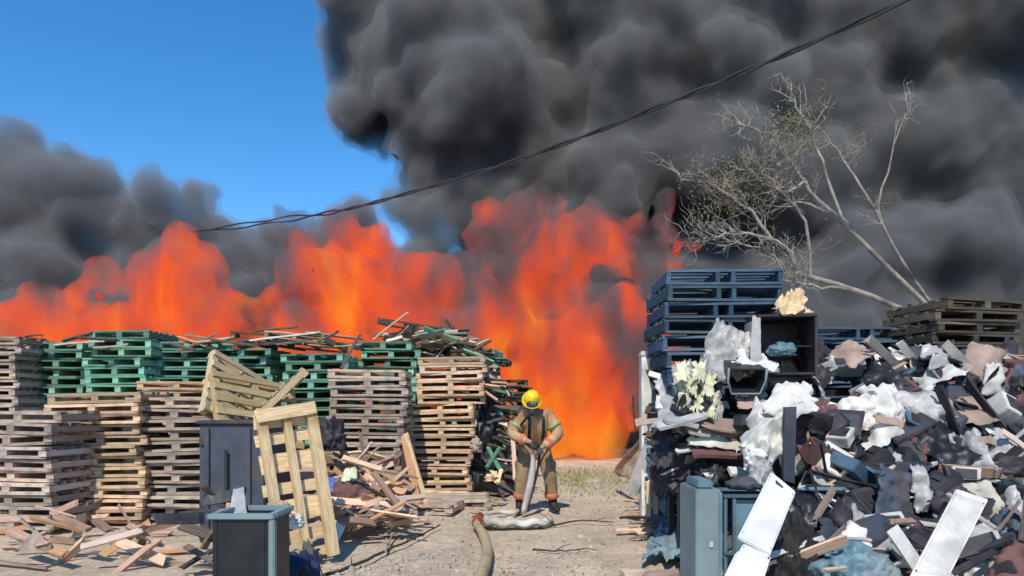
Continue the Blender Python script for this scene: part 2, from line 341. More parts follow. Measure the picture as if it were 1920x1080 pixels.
# flames: soft glowing gas, patchy with soot
B = []
FL = [(470, 640, 50, 6), (560, 600, 75, 9), (560, 520, 45, 6), (640, 520, 80, 10), (640, 455, 42, 6), (700, 560, 90, 10), (770, 530, 55, 8), (840, 590, 90, 10), (930, 560, 75, 9), (980, 540, 60, 8), (1010, 650, 110, 10),
      (1100, 450, 45, 6), (1150, 500, 75, 8), (1230, 470, 58, 8), (1290, 460, 32, 5), (1150, 600, 110, 12), (1210, 640, 60, 7), (1020, 760, 90, 8), (1120, 740, 90, 9), (1100, 820, 50, 6), (1160, 815, 42, 6), (1200, 780, 34, 5), (820, 680, 110, 8), (640, 660, 110, 8),
      (400, 600, 80, 8), (330, 540, 80, 8), (240, 580, 90, 8), (140, 620, 90, 8), (30, 640, 90, 8), (350, 470, 50, 4), (290, 640, 100, 6), (-60, 660, 90, 6)]
for (px, py, rp, n) in FL:
    B += cluster(px, py+8, 22.5, rp*.95, max(3, n-2), dy=1.5, lo=.38, hi=.7, sx=1, sz=1.15)
    B += cluster(px+rp*.1, py-rp*.5, 22.5, rp*.75, 2, dy=1.2, lo=.18, hi=.3, sx=.85, sz=1.6)
for (px, py, rp, n) in [(560, 470, 70, 7), (640, 455, 75, 7), (715, 500, 55, 5), (880, 520, 85, 8), (950, 470, 80, 8), (1030, 425, 75, 8), (1080, 470, 75, 6), (810, 560, 75, 6), (1180, 440, 60, 5), (1250, 410, 55, 5), (1000, 500, 70, 6), (330, 520, 70, 5), (200, 560, 70, 5)]: B += cluster(px, py+10, 23, rp, n, dy=1, lo=.38, hi=.65)
for px in range(-60, 1190, 60): B += cluster(px, 650, 22.5, 85, 4, dy=1.2, lo=.4, hi=.7)
for px in range(940, 1190, 50): B += cluster(px, 760, 22.5, 70, 4, dy=1.2, lo=.4, hi=.7)
B = [(Vector((c.x+.25*max(0, c.z-2)*0, c.y, max(c.z, .1))), r, a, b_) for (c, r, a, b_) in B]
fl = blob_mesh('flames', B, .17, [(2.2, 1.3), (.9, .8), (.4, .4)])
m, nt, v = vol_mat('burning_gas'); N = nt.nodes.new; Lk = nt.links.new
v.inputs['Color'].default_value = (.16, .14, .14, 1)
tc = N('ShaderNodeTexCoord'); mp = N('ShaderNodeMapping'); mp.inputs['Scale'].default_value = (1, 1, .5); mp.inputs['Rotation'].default_value = (0, R(14), 0); Lk(tc.outputs['Object'], mp.inputs[0])
n = N('ShaderNodeTexNoise'); n.inputs['Scale'].default_value = .36; n.inputs['Detail'].default_value = 7; n.inputs['Roughness'].default_value = .62; n.inputs['Distortion'].default_value = 1.3; Lk(mp.outputs[0], n.inputs[0])
cr = N('ShaderNodeValToRGB'); e = cr.color_ramp; e.elements[0].position = .38; e.elements[0].color = (.012, .008, .008, 1); e.elements[1].position = .68; e.elements[1].color = (1, .34, .02, 1)
x = e.elements.new(.44); x.color = (.16, .020, .012, 1); x = e.elements.new(.51); x.color = (.70, .060, .008, 1); x = e.elements.new(.59); x.color = (.97, .13, .007, 1)
gp = N('ShaderNodeSeparateXYZ'); Lk(tc.outputs['Object'], gp.inputs[0])       # gas cools to soot as it rises
gz = N('ShaderNodeMapRange'); gz.inputs['From Min'].default_value = 0; gz.inputs['From Max'].default_value = 8.5; gz.inputs['To Min'].default_value = .095; gz.inputs['To Max'].default_value = -.085; Lk(gp.outputs[2], gz.inputs[0])
ad = N('ShaderNodeMath'); ad.operation = 'ADD'; Lk(n.outputs[0], ad.inputs[0]); Lk(gz.outputs[0], ad.inputs[1])
for c_, rad_, amt in ((P(1185, 665, 22), 1.9, -.16), (P(1135, 822, 22), 1.3, .11), (P(985, 570, 22), 1.4, .07), (P(650, 585, 22), 1.3, .06), (P(1190, 470, 22), 1.2, .05), (P(860, 470, 22), 1.5, -.08), (P(640, 430, 22), 1.3, -.06), (P(1060, 700, 22), 1.6, -.03)):
    # hot and sooty pockets of the fire, each at its own place
    dn = N('ShaderNodeVectorMath'); dn.operation = 'DISTANCE'; Lk(tc.outputs['Object'], dn.inputs[0]); dn.inputs[1].default_value = c_
    mz = N('ShaderNodeMapRange'); mz.interpolation_type = 'SMOOTHSTEP'; mz.inputs['From Min'].default_value = 0; mz.inputs['From Max'].default_value = rad_; mz.inputs['To Min'].default_value = amt; mz.inputs['To Max'].default_value = 0; Lk(dn.outputs['Value'], mz.inputs[0])
    a2 = N('ShaderNodeMath'); a2.operation = 'ADD'; Lk(ad.outputs[0], a2.inputs[0]); Lk(mz.outputs[0], a2.inputs[1]); ad = a2
Lk(ad.outputs[0], cr.inputs[0]); Lk(cr.outputs[0], v.inputs['Emission Color'])
ca = N('ShaderNodeValToRGB'); ca.color_ramp.elements[0].position = .42; ca.color_ramp.elements[0].color = (.30, .26, .25, 1); ca.color_ramp.elements[1].position = .54; ca.color_ramp.elements[1].color = (.07, .05, .05, 1)
Lk(ad.outputs[0], ca.inputs[0]); Lk(ca.outputs[0], v.inputs['Color'])
nd = N('ShaderNodeTexNoise'); nd.inputs['Scale'].default_value = .9; nd.inputs['Detail'].default_value = 3; Lk(mp.outputs[0], nd.inputs[0])
md = N('ShaderNodeMapRange'); md.inputs['From Min'].default_value = .38; md.inputs['From Max'].default_value = .6; md.inputs['To Min'].default_value = .08; md.inputs['To Max'].default_value = 1.5; Lk(nd.outputs[0], md.inputs[0])
Lk(md.outputs[0], v.inputs['Density']); Lk(md.outputs[0], v.inputs['Emission Strength'])
fl.data.materials.append(m)
tag(fl, 'wall of orange flames burning behind the pallet stacks', kind='stuff')

# ------------------------------------------------------------------ pallets
ORD = ['topmost', 'second', 'third', 'fourth', 'fifth', 'sixth', 'seventh', 'eighth', 'ninth', 'tenth', 'eleventh', 'twelfth', 'thirteenth', 'fourteenth', 'fifteenth', 'sixteenth', 'seventeenth', 'eighteenth', 'nineteenth']
def pallet_template(W, D, H, mt, seed, stringers=3, sw=.08, bt=.028, nb=6, fullbottom=False):
    r = random.Random(seed); root = empty('pallet', (0, 0, -50))
    sh = H-2*bt; xs = [-W/2+sw/2+(W-sw)*i/(stringers-1) for i in range(stringers)]
    if stringers == 4: xs = [-W/2+sw/2, -.075, .105, W/2-sw/2]
    for x in xs:
        o = link('stringer', plank_mesh(D, sh, sw, r, 2, bow=.001), M[{'green': 'mint'}.get(mt, mt)], root)
        o.matrix_basis = Matrix.Translation((x, 0, H/2)) @ Euler((R(90), 0, R(90))).to_matrix().to_4x4()
    def deck(z, n, w_):
        for i in range(n):
            if n > 4 and 0 < i < n-1 and r.random() < .15: continue
            if r.random() < .1: w_ *= .8
            y = -D/2+w_/2+(D-w_)*i/(n-1)
            o = link('deck_board', plank_mesh(W+r.uniform(-.01, .01), w_, bt, r, 4, .006, .004), M[{'blue': 'bluew'}.get(mt, mt)], root)
            o.matrix_basis = Matrix.Translation((r.uniform(-.006, .006), y, z)) @ Euler((0, r.uniform(-.009, .009), r.uniform(-.03, .03))).to_matrix().to_4x4()
    deck(H-bt/2, nb, D/nb*.72); deck(bt/2, 3 if not fullbottom else 4, .1)
    return root
def copy_thing(src):
    o = src.copy(); C.objects.link(o)
    for ch in src.children:
        c = ch.copy(); C.objects.link(c); c.parent = o
    return o
TPL = {}
def tpl(key, *a, **k): TPL[key] = [pallet_template(*a, 11*i+len(key), **k) for i in range(5)]
tpl('green', 1.12, 1.0, .155, 'green', sw=.105, bt=.03)
tpl('grey', 1.24, 1.0, .148, 'grey', sw=.11, bt=.038)
tpl('tan', 1.2, 1.0, .136, 'tan', sw=.09, bt=.038)
tpl('dark', 1.2, 1.0, .135, 'dark', sw=.08, bt=.028)
tpl('blue', 1.36, 1.1, .18, 'blue', stringers=4, sw=.05, bt=.03)
tpl('yellow', 1.2, 1.0, .14, 'yellow', sw=.09, bt=.025)
tpl('brown', 1.2, 1.0, .13, 'brown', sw=.08, bt=.026)
used = set()
def place(kind, loc, rot, label, group, r=rnd):
    t = TPL[kind][r.randrange(5)]
    o = t if id(t) not in used else copy_thing(t); used.add(id(t))
    o.name = {'blue': 'blue_pallet', 'green': 'green_pallet'}.get(kind, 'wooden_pallet')
    o.location = loc; o.rotation_euler = rot
    k_ = random.Random(label); g_ = k_.uniform(.62, 1.15); tn = (g_*k_.uniform(.93, 1.07), g_, g_*k_.uniform(.86, 1.06), 1)
    for c in o.children: c.color = tn
    tag(o, label, 'pallet', group); return o
def stack(kind, px, Y, top_py, H, where, colour, group, yaw=0, jit=.02, zmin=0, shift=None, lean=(0, 0), tilt=.006, seed=1, maxn=19, mixed=None):
    r = random.Random(seed); x = (px-960)/F*Y; ztop = EYE-(top_py-HOR)/F*Y
    n = min(maxn, max(1, round((ztop-zmin)/H))); dx = 0; pl = []
    for i in range(n):
        dx += r.gauss(0, jit*.5)+lean[0]; z = ztop-(n-i)*H; sx_ = (shift(n-1-i) if shift else 0)+.035*math.sin(i*.45+seed*1.7)+.012*math.sin(i*1.3+seed)
        k = i                                            # from the bottom
        name = ORD[n-1-k]
        kd = kind if not mixed else (mixed if r.random() < .3 else kind)
        if kd != kind and kd == 'green': col = 'green'
        else: col = colour
        lab = f'{col} pallet, {name} down in {where}' if name != 'topmost' else f'{col} pallet on top of {where}'
        pl.append(place(kd, (x+dx+sx_+r.gauss(0, jit), Y+.5+r.gauss(0, jit)+lean[1]*k, z), (r.gauss(0, tilt), r.gauss(0, tilt), R(yaw)+r.gauss(0, .045)), lab, group, r))
    return ztop
GS = 'pallets stacked at the left of the track'
stack('green', 577, 12.4, 662, .165, 'the green stack above the leaning pine pallet', 'faded green', GS, yaw=2, seed=2, jit=.02, tilt=.01, zmin=.6)
stack('green', 466, 12.7, 652, .165, 'the green stack behind the tilted pine pallets', 'green', GS, yaw=-3, seed=3, jit=.035, tilt=.014, zmin=.6)
stack('green', 724, 13.3, 640, .165, 'the green stack behind the grey-brown stack', 'dark green', GS, yaw=4, seed=4, jit=.035, tilt=.014, zmin=.4)
stack('grey', 676, 11.2, 692, .152, 'the grey-brown stack', 'weathered grey-brown', GS, yaw=3, seed=5, jit=.02, tilt=.008, mixed='grey')
stack('tan', 836, 12.3, 668, .14, 'the pale stack beside the dark gap', 'pale tan', GS, yaw=-3, seed=6, jit=.02, tilt=.016, shift=lambda k: .07 if k < 6 else -.10)
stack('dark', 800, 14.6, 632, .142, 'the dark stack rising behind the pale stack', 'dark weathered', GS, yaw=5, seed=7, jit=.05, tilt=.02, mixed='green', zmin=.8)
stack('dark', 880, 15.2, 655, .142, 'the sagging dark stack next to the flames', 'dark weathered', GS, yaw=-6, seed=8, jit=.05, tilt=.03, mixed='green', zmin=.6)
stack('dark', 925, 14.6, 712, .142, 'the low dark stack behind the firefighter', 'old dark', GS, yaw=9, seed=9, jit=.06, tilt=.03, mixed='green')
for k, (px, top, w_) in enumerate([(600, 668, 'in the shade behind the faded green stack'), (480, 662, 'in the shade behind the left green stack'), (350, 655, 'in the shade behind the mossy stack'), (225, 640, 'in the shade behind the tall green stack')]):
    stack('dark', px, 14.2, top, .15, 'the stack '+w_, 'dark', 'added back row that darkens the gaps', yaw=3*k-4, seed=60+k, zmin=1.0)  # extra dark row, added so the gaps in the green stacks read dark
# further along the row
stack('green', 345, 12.9, 640, .165, 'the green stack left of the tilted pine pallets', 'mossy green', GS, yaw=3, seed=12, jit=.035, tilt=.014, zmin=.8)
stack('green', 222, 12.5, 618, .165, 'the tall green stack above the slate container', 'bright green', GS, yaw=-2, seed=13, jit=.035, tilt=.014, zmin=.8)
stack('green', 95, 12.8, 640, .165, 'the green stack beside the tall green stack', 'grey-green', GS, yaw=4, seed=14, jit=.035, tilt=.014, zmin=.8)
stack('grey', -30, 12.2, 630, .152, 'the grey stack at the end of the row', 'light grey', GS, yaw=-3, seed=15, zmin=.8)
stack('tan', 330, 11.0, 715, .14, 'the short pale stack behind the slate container', 'pale brown', GS, yaw=6, seed=16, zmin=.9)
stack('tan', 165, 9.4, 735, .145, 'the near pale stack beside the slate container', 'sunlit pale', GS, yaw=9, seed=71, jit=.03, tilt=.015)
stack('grey', 322, 9.7, 745, .152, 'the near grey stack touching the slate container', 'dusty grey', GS, yaw=4, seed=73, jit=.03, tilt=.015)
stack('grey', 20, 8.8, 770, .152, 'the near grey stack at the row end', 'dusty grey', GS, yaw=-8, seed=72, jit=.03, tilt=.015)
# collapsed pallets on the top of the row
LP = [('dark', 500, 13.2, 640, (.1, .05, .3), 'dark broken pallet lying loose on the green stacks'),
      ('brown', 575, 13.0, 648, (-.12, .1, -.2), 'brown pallet lying tilted on the faded green stack'),
      ('dark', 770, 14.2, 618, (.16, .1, .4), 'old dark pallet lying crooked at the crest of the row'),
      ('brown', 845, 15, 634, (.1, .22, .2), 'brown pallet sliding down the crest towards the flames'),
      ('dark', 905, 15.2, 668, (.1, .42, -.1), 'dark pallet slipping off the sagging stack'),
      ('dark', 945, 15.2, 742, (.1, .85, .1), 'dark pallet hanging steeply behind the firefighter'),
      ('brown', 935, 14.4, 790, (.3, 1.1, .2), 'brown pallet propped on its edge behind the firefighter'),
      ('dark', 930, 13.2, 880, (1.2, .5, .4), 'dark pallet standing on its corner at the foot of the row')]
for k, px, Y, py, rot, lab in LP: place(k, P(px, py, Y), rot, lab, 'loose pallets on the row')
# pine pallets tilted on the slate container
for i, (px, py, Y, rot, lab) in enumerate([(478, 778, 9.3, (1.05, .16, .85), 'pine pallet tipped up on the slate container, underside showing'),
      (512, 768, 9.9, (.75, -.3, -.95), 'pine pallet lying askew between the container and green stack'),
      (446, 752, 9.9, (1.2, .45, 1.0), 'pine pallet resting slanted against the tipped pine pallet')]):
    place('yellow', P(px, py, Y), rot, lab, 'pine pallets on the container')
# flat pallets on the ground below the pale stack
for i, (px, Y, yaw) in enumerate([(845, 11.1, 4), (790, 10.6, -12)]):
    place('grey', ((px-960)/F*Y, Y+.3, 0), (0, 0, R(yaw)), ['grey pallet lying flat at the foot of the pale stack', 'grey pallet lying flat below the orange plank'][i], 'flat pallets')

# leaning pine pallet (front left): upright stringers, wide cross boards
root = empty('leaning_pallet', P(582, 1052, 7.15), (R(-9), R(-6), R(36)), 'yellow pine pallet standing on end, leaning beside the slate container', 'pallet')
r = random.Random(21)
for x, w_ in ((-.27, .09), (-.02, .07), (.25, .11)):
    o = link('stringer', plank_mesh(1.62, w_, .09, r, 4, .01), M['yellow'], root); o.matrix_basis = Matrix.Translation((x, 0, .81)) @ Euler((R(0), R(-90), 0)).to_matrix().to_4x4() @ Euler((R(90), 0, 0)).to_matrix().to_4x4()
for z, h in ((1.5, .16), (1.31, .12), (1.05, .2), (.78, .12), (.55, .22), (.28, .12), (.08, .1)):
    o = link('cross_board', plank_mesh(.64, h, .022, r, 3, .01), M['yellow'], root); o.matrix_basis = Matrix.Translation((-.01+r.uniform(-.015, .015), .06, z)) @ Euler((R(90), R(r.uniform(-2, 2)), 0)).to_matrix().to_4x4()
for z, h in ((1.56, .13),):
    o = link('cross_board', plank_mesh(.62, h, .022, r, 3, .01), M['yellow'], root); o.matrix_basis = Matrix.Translation((-.03, -.058, z)) @ Euler((R(90), R(r.uniform(-3, 3)), 0)).to_matrix().to_4x4()
# two more further along

# broken boards
def said(m, L, d, where):
    cn = dict(brown='brown', orange='orange-brown', grey='grey-pink', tan='pale tan', dark='dark', green='green', char='charcoal', card='cardboard brown', tarp='pale grey', black='black', offwhite='dirty white', maroon='maroon', yellow='yellow')[m]
    t = abs(d.normalized().z); ln = 'short' if L < .3 else 'long' if L > .55 else 'medium'
    ps = 'lying flat' if t < .15 else ('sloping up right' if d.z*d.x > 0 else 'sloping down right') if t < .6 else 'standing steeply'
    return f'{ln} {cn} {where[0]} {ps} {where[1]}'
def board(a, b_, W, T, m, label, group, seed, roll=0, name='broken_board', cat='board'):
    a = Vector(a); b_ = Vector(b_); L = (b_-a).length; r = random.Random(seed)
    o = link(name, plank_mesh(L, W, T, r, 5, .03, .012), M[m])
    q = (b_-a).to_track_quat('X', 'Z'); o.rotation_mode = 'QUATERNION'; o.rotation_quaternion = q @ Euler((roll, 0, 0)).to_quaternion(); o.location = (a+b_)/2
    tag(o, label, cat, group); return o
board(P(700, 638, 13.4), P(766, 584, 13.4), .06, .03, 'yellow', 'long yellow stick jutting up from the crest against the flames', 'boards', 1, name='long_stick', cat='stick')
board(P(640, 690, 12.2), P(676, 628, 12.4), .07, .04, 'dark', 'dark stick slanting between the two green stacks', 'boards', 2, name='long_stick', cat='stick')
board(P(478, 622, 12.8), P(556, 612, 12.8), .09, .03, 'dark', 'thin dark board lying on the left green stack crest', 'boards', 3)
board(P(470, 640, 12.4), P(600, 622, 12.4), .10, .03, 'offwhite', 'pale whitish board lying across the green stack top', 'boards', 4)
board(P(598, 638, 12.3), P(634, 622, 12.3), .08, .03, 'dark', 'dark short board at the right end of the green crest', 'boards', 5)
board(P(756, 815, 11.2), P(788, 958, 10.55), .11, .05, 'orange', 'broad orange plank leaning against the pale stack', 'boards', 6, roll=1.2)
board(P(762, 812, 11.15), P(800, 950, 10.7), .06, .04, 'yellow', 'thin pale plank leaning beside the broad orange plank', 'boards', 7, roll=1.3)
board(P(748, 700, 11.4), P(752, 900, 11.3), .2, .04, 'maroon', 'dark maroon strip standing in for the shaded side of the grey-brown stack', 'boards', 8, roll=1.4)  # dark board put in as the shaded right side of the stack
board(P(960, 800, 11.8), P(965, 900, 11.3), .06, .04, 'tan', 'slim pale post leaning behind the firefighter', 'boards', 9, roll=1)
board(P(915, 838, 12.2), P(940, 884, 11.9), .07, .03, 'green', 'mint green slat leaning behind the dark gap', 'boards', 10)
board(P(938, 838, 12.2), P(912, 876, 11.9), .07, .03, 'green', 'mint green slat crossed over another one', 'boards', 11)
# broken board heap in front of the grey-brown stack
r = random.Random(31); cols = ['brown', 'brown', 'orange', 'grey', 'tan', 'brown']
for i in range(110):
    px = r.uniform(612, 752); t = (px-612)/140
    py = r.uniform(845+10*t, 985-5*t); Y = 10.9-2.7*((py-845)/140)+r.uniform(-.3, .3)
    c = P(px, py, Y); c.z = max(c.z, .03); a = r.gauss(0, .5) if r.random() < .7 else r.uniform(-1.5, 1.5); L = r.uniform(.18, .75)
    d = Vector((math.cos(a), r.uniform(-.7, .7), math.sin(a)*.75)).normalized()*L/2
    board(c-d, c+d, r.uniform(.05, .11), r.uniform(.018, .035), cols[i % 6], said(cols[i % 6], L, d, ('board', ('high ' if py < 900 else 'low ')+('near the pine pallet' if px < 655 else 'mid heap' if px < 705 else 'near the orange plank'))), 'snapped boards in the heap', 100+i, roll=r.uniform(-1.3, 1.3))
HB = [(604, 936, 742, 948, .09, 'tan', 'long pale board lying level across the snapped board heap'), (640, 858, 718, 880, .07, 'tan', 'pale board sloping down at the heap top'),
      (700, 885, 770, 985, .08, 'brown', 'brown board sloping down the right side of the heap'), (620, 962, 700, 966, .16, 'dark', 'wide dark board under the long pale board')]
for i, (x0, y0, x1, y1, W, m_, lab) in enumerate(HB):
    board(P(x0, y0, 8.6), P(x1, y1, 8.8), W, .035, m_, lab, 'boards', 300+i, roll=.9)
for i in range(70):
    px = r.uniform(-10, 330); py = r.uniform(900, 1075); c = G(px, max(py, 930), .03); c.z = max(.03, r.uniform(.02, .5)*(1-abs(px-150)/220)); a = r.gauss(0, .6); L = r.uniform(.2, .9)
    d = Vector((math.cos(a), r.uniform(-.7, .7), math.sin(a)*.6)).normalized()*L/2
    board(c-d, c+d, r.uniform(.05, .12), r.uniform(.018, .035), cols[i % 6], said(cols[i % 6], L, d, ('board', 'spilled before the near '+('grey' if px < 100 else 'pale')+' stack')), 'boards spilled before the near stacks', 1500+i, roll=r.uniform(-1.3, 1.3))
# debris along the crest and right flank
r = random.Random(41)
for i in range(240):
    px = r.uniform(735, 968)
    top = 618 if px < 850 else 618+(px-850)*.75+max(0, px-915)*1.1
    py = top+abs(r.gauss(0, 1))*22+4; Y = r.uniform(13.4, 15.2)
    if px > 895 and r.random() < .75: py = r.uniform(top+10, 905); Y = r.uniform(12.4, 14)
    c = P(px, py, Y); c.z = max(c.z, .04); sl = -.35 if px > 850 else .05; a = sl+r.gauss(0, .35); L = r.uniform(.25, .85)
    d = Vector((math.cos(a), r.uniform(-.4, .4), math.sin(a))).normalized()*L/2
    board(c-d, c+d, r.uniform(.05, .12), r.uniform(.02, .04), (mk_ := ['dark', 'brown', 'dark', 'grey', 'dark', 'green', 'dark', 'dark', 'tan'][i % 9]), said(mk_, L, d, ('slat', 'above the pale stack' if px < 850 else 'on the sagging slope' if px < 910 else 'behind the firefighter')), 'splintered slats on the crest', 500+i, roll=r.uniform(-1.2, 1.2), name='splintered_slat', cat='slat')
for i in range(40):
    px = r.uniform(-20, 640); py = 640-abs(r.gauss(0, 9)); Y = r.uniform(12.2, 13.4); c = P(px, py+10, Y); a = r.gauss(0, .15); L = r.uniform(.3, 1.1)
    d = Vector((math.cos(a), r.uniform(-.4, .4), math.sin(a))).normalized()*L/2
    board(c-d, c+d, r.uniform(.05, .11), .03, ['dark', 'brown', 'grey', 'green', 'dark'][i % 5], said(['dark', 'brown', 'grey', 'green', 'dark'][i % 5], L, d, ('slat', 'on the '+('far ' if px < 160 else 'tall ' if px < 290 else 'mossy ' if px < 410 else 'left ' if px < 520 else 'faded ')+'green stack')), 'loose slats on the green stacks', 700+i, roll=r.uniform(-.6, .6), name='loose_slat', cat='slat')
# ground scraps by the foot of the row
for i in range(34):
    px = r.uniform(690, 960); py = r.uniform(905, 985)-max(0, (px-800))*.15; c = G(px, py, .03); a = r.uniform(0, 6.28); L = r.uniform(.12, .5)
    d = Vector((math.cos(a), math.sin(a), r.uniform(-.05, .12)))*L/2
    board(c-d, c+d, r.uniform(.04, .09), .02, ['brown', 'grey', 'tan', 'brown'][i % 4], said(['brown', 'grey', 'tan', 'brown'][i % 4], L, d, ('wood scrap', 'on the dirt below the '+('heap' if px < 780 else 'pale stack' if px < 880 else 'dark gap'))), 'wood scraps on the dirt', 800+i, name='wood_scrap', cat='scrap')
# splintered crate beside the gap
for i in range(9):
    a_, b2 = P(916+r.uniform(-6, 30), 880+r.uniform(0, 22), 11.4), P(916+r.uniform(-6, 30), 905+r.uniform(-15, 5), 11.2)
    board(a_, b2, .06, .02, 'yellow', said('yellow', .2, b2-a_, ('splinter', 'by the dark gap')), 'splinters of a broken crate', 850+i, name='splinter', cat='splinter')

# black sheet painting shade in the gap by the pale stack, plus bundle
tag(sheet('shade_sheet', [P(872, 905, 12.5), P(925, 900, 12.7), P(922, 768, 12.9), P(884, 762, 12.7)], M['black'], n=24, amp=.16, freq=2.2, ragged=.2, seed=3), 'black sheet standing in for the shade in the gap beside the pale stack', 'tarp')
tag(lump('scrap_bundle', P(893, 848, 12.2), (.12, .14, .18), M['grey'], seed=4, amp=.6), 'dusty pinkish bundle in front of the black shade sheet', 'bundle')

# ------------------------------------------------------------------ left foreground
ct = empty('slate_container', (P(250, 0, 8.4).x, 8.9, 0), (0, 0, 0), 'slate blue steel container with tipped pallets on its lid', 'container')
def cbox(name, x0, x1, y0, y1, z0, z1, m, parent, bev=.006): return box(name, ((x0+x1)/2, (y0+y1)/2, (z0+z1)/2), (x1-x0, y1-y0, z1-z0), m, parent, bev=bev)
hw = (495-250)/F*8.4
cbox('body', .80, hw, -.5, .7, .08, 1.40, M['slate'], ct, .01); cbox('lid', .77, hw+.03, -.54, .74, 1.402, 1.45, M['slate'], ct, .012)
cbox('latch_bar', 1.12, 1.16, -.56, -.537, .5, 1.1, M['char'], ct, .004)
for z in (.35, 1.15): cbox('hinge', .81, .88, -.53, -.502, z, z+.1, M['char'], ct, .004)
for x in (.9, 1.4): cbox('rib', x-.03, x+.03, -.535, -.502, .12, 1.36, M['slate'], ct)
for x in (.95, hw-.2): cbox('skid', x-.05, x+.05, -.45, .65, 0, .078, M['black'], ct)
# black bin with grey rim, very near
def bin_(px0, px1, py_top, Y, D, label, rim):
    x0, x1 = (px0-960)/F*Y, (px1-960)/F*Y; h = EYE-(py_top-HOR)/F*Y
    rt = empty('plastic_bin', ((x0+x1)/2, Y+D/2, 0), (0, 0, 0), label, 'bin', 'plastic bins'); w2 = (x1-x0)/2
    bm = bmesh.new(); t = .02
    for sx in (-1, 1): addbox(bm, (sx*(w2-t), 0, h/2), (t*2, D, h-.06), bev=.006)
    for sy in (-1, 1): addbox(bm, (0, sy*(D/2-t), h/2), (w2*2-4*t, t*2, h-.06), bev=.006)
    addbox(bm, (0, 0, .05), (w2*2-4*t, D-4*t, .03)); link('body', frombm('body', bm), M['black'], rt)
    for sy in (-1, 1): cbox('rim', -w2-.03, w2+.03, sy*D/2-.03, sy*D/2+.03, h-.03, h+.012, rim, rt, .008)
    for sx in (-1, 1): cbox('rim', sx*w2-.03, sx*w2+.03, -D/2+.032, D/2-.032, h-.03, h+.01, rim, rt, .008)
    cbox('corner_post', w2-.01, w2+.035, -D/2-.03, -D/2+.03, .02, h-.032, rim, rt, .008)
    return rt, h
bin_(398, 508, 966, 5.0, .42, 'black bin with grey rim and corner post beside the navy tarp', M['tealg'])
tag(sheet('plastic_sheet', [P(430, 966, 5.3), P(464, 968, 5.3), P(458, 915, 5.5), P(438, 920, 5.5)], M['tarp'], n=14, amp=.02, freq=5, ragged=.05, seed=2), 'small grey plastic sheet sticking up out of the black bin', 'sheet')
tag(sheet('navy_tarp', [G(500, 1120, .02), G(592, 1100, .02), G(590, 1040, .30)+Vector((0, .2, 0)), G(510, 1040, .42)+Vector((0, .2, 0))], M['navy'], n=34, amp=.10, freq=3.2, ragged=.12, thick=.01, seed=6, bulge=.16), 'crumpled navy tarp bundle between the black bin and pine pallet', 'tarp')
tag(lump('black_sack', G(520, 1095)+Vector((-.1, -.1, 0)), (.22, .25, .22), M['black'], seed=8, amp=.35, freq=3), 'black sack slumped at the foot of the navy tarp', 'sack')
tag(lump('brown_rag', P(527, 968, 6.6), (.1, .12, .10), M['brown'], seed=9, amp=.5, freq=3), 'brown rag lying on the navy tarp', 'rag')
tag(lump('pale_rag', P(556, 990, 6.8), (.09, .1, .10), M['offwhite'], seed=10, amp=.6, freq=4), 'pale rag wedged beside the pine pallet', 'rag')
tag(sheet('enamel_board', [P(611, 1032, 7.6), P(624, 1036, 7.6), P(650, 985, 8.0), P(612, 968, 7.9)], M['white'], n=8, amp=.01, freq=3, ragged=.04, thick=.012), 'small white panel leaning at the bottom of the board heap', 'panel')
tag(sheet('blue_sheet', [P(594, 942, 8.2), P(620, 940, 8.2), P(632, 895, 8.4), P(592, 898, 8.4)], M['royal'], n=14, amp=.05, freq=6), 'blue plastic sheet scrap behind the leaning pine pallet', 'sheet')
tag(sheet('yellow_sheet', [P(640, 905, 8.9), P(672, 906, 8.9), P(668, 880, 9.1), P(646, 884, 9.1)], M['yel'], n=12, amp=.05, freq=6), 'yellowish crumpled sheet on the snapped board heap', 'sheet')
tag(lump('dark_crate_shadow_bundle'.replace('_shadow', ''), P(660, 950, 9.0), (.28, .2, .26), M['maroon'], seed=12, amp=.3), 'dark maroon bundle under the pale boards', 'bundle')
tag(lump('shadow_lump', P(620, 845, 9.9), (.24, .25, .34), M['char'], seed=13, amp=.5, freq=3), 'dark lump standing in for the shadow behind the pine pallet top', 'sack')  # charcoal lump put in as the dark shadow behind the pallet top
r = random.Random(97)
for i in range(26):
    px = r.uniform(330, 560); py = r.uniform(930, 1075); c = P(px, py, r.uniform(6.2, 7.6)); c.z = max(c.z, .04); a = r.gauss(0, .7); L = r.uniform(.15, .6); m_ = ('char', 'dark', 'brown', 'black', 'tan', 'dark')[i % 6]
    d = Vector((math.cos(a), r.uniform(-.6, .6), math.sin(a)*.7)).normalized()*L/2
    board(c-d, c+d, r.uniform(.04, .12), r.uniform(.015, .03), m_, said(m_, L, d, ('board', 'dumped behind the black bin')), 'boards behind the bin', 1900+i, roll=r.uniform(-1.3, 1.3))
# branches on the ground edging the track
def branch(pts, r0, m, label, seed, twigs=0):
    rt = empty('fallen_branch', pts[0], (0, 0, 0), label, 'branch', 'branches on the ground'); r = random.Random(seed)
    sp = spline([p-pts[0] for p in pts], 5); sp = [p+Vector((r.uniform(-.01, .01), r.uniform(-.01, .01), abs(r.gauss(0, .006)))) for p in sp]
    tube('stem', sp, [r0*(1-.6*i/len(sp)) for i in range(len(sp))], 6, m, rt)
    for i in range(twigs):
        p = sp[r.randrange(len(sp))]; d = Vector((r.uniform(-.3, .3), r.uniform(-.3, .3), r.uniform(.0, .2)))
        tube('twig', [p, p+d*.5+Vector((0, 0, .02)), p+d], [.007, .005, .003], 5, m, rt)
    return rt
branch([G(606, 1080, .03), G(660, 1062, .03), G(730, 1030, .03), G(780, 1008, .04), G(826, 984, .03)], .02, M['dark'], 'long thin branch lying along the edge of the dirt track', 1, 5)
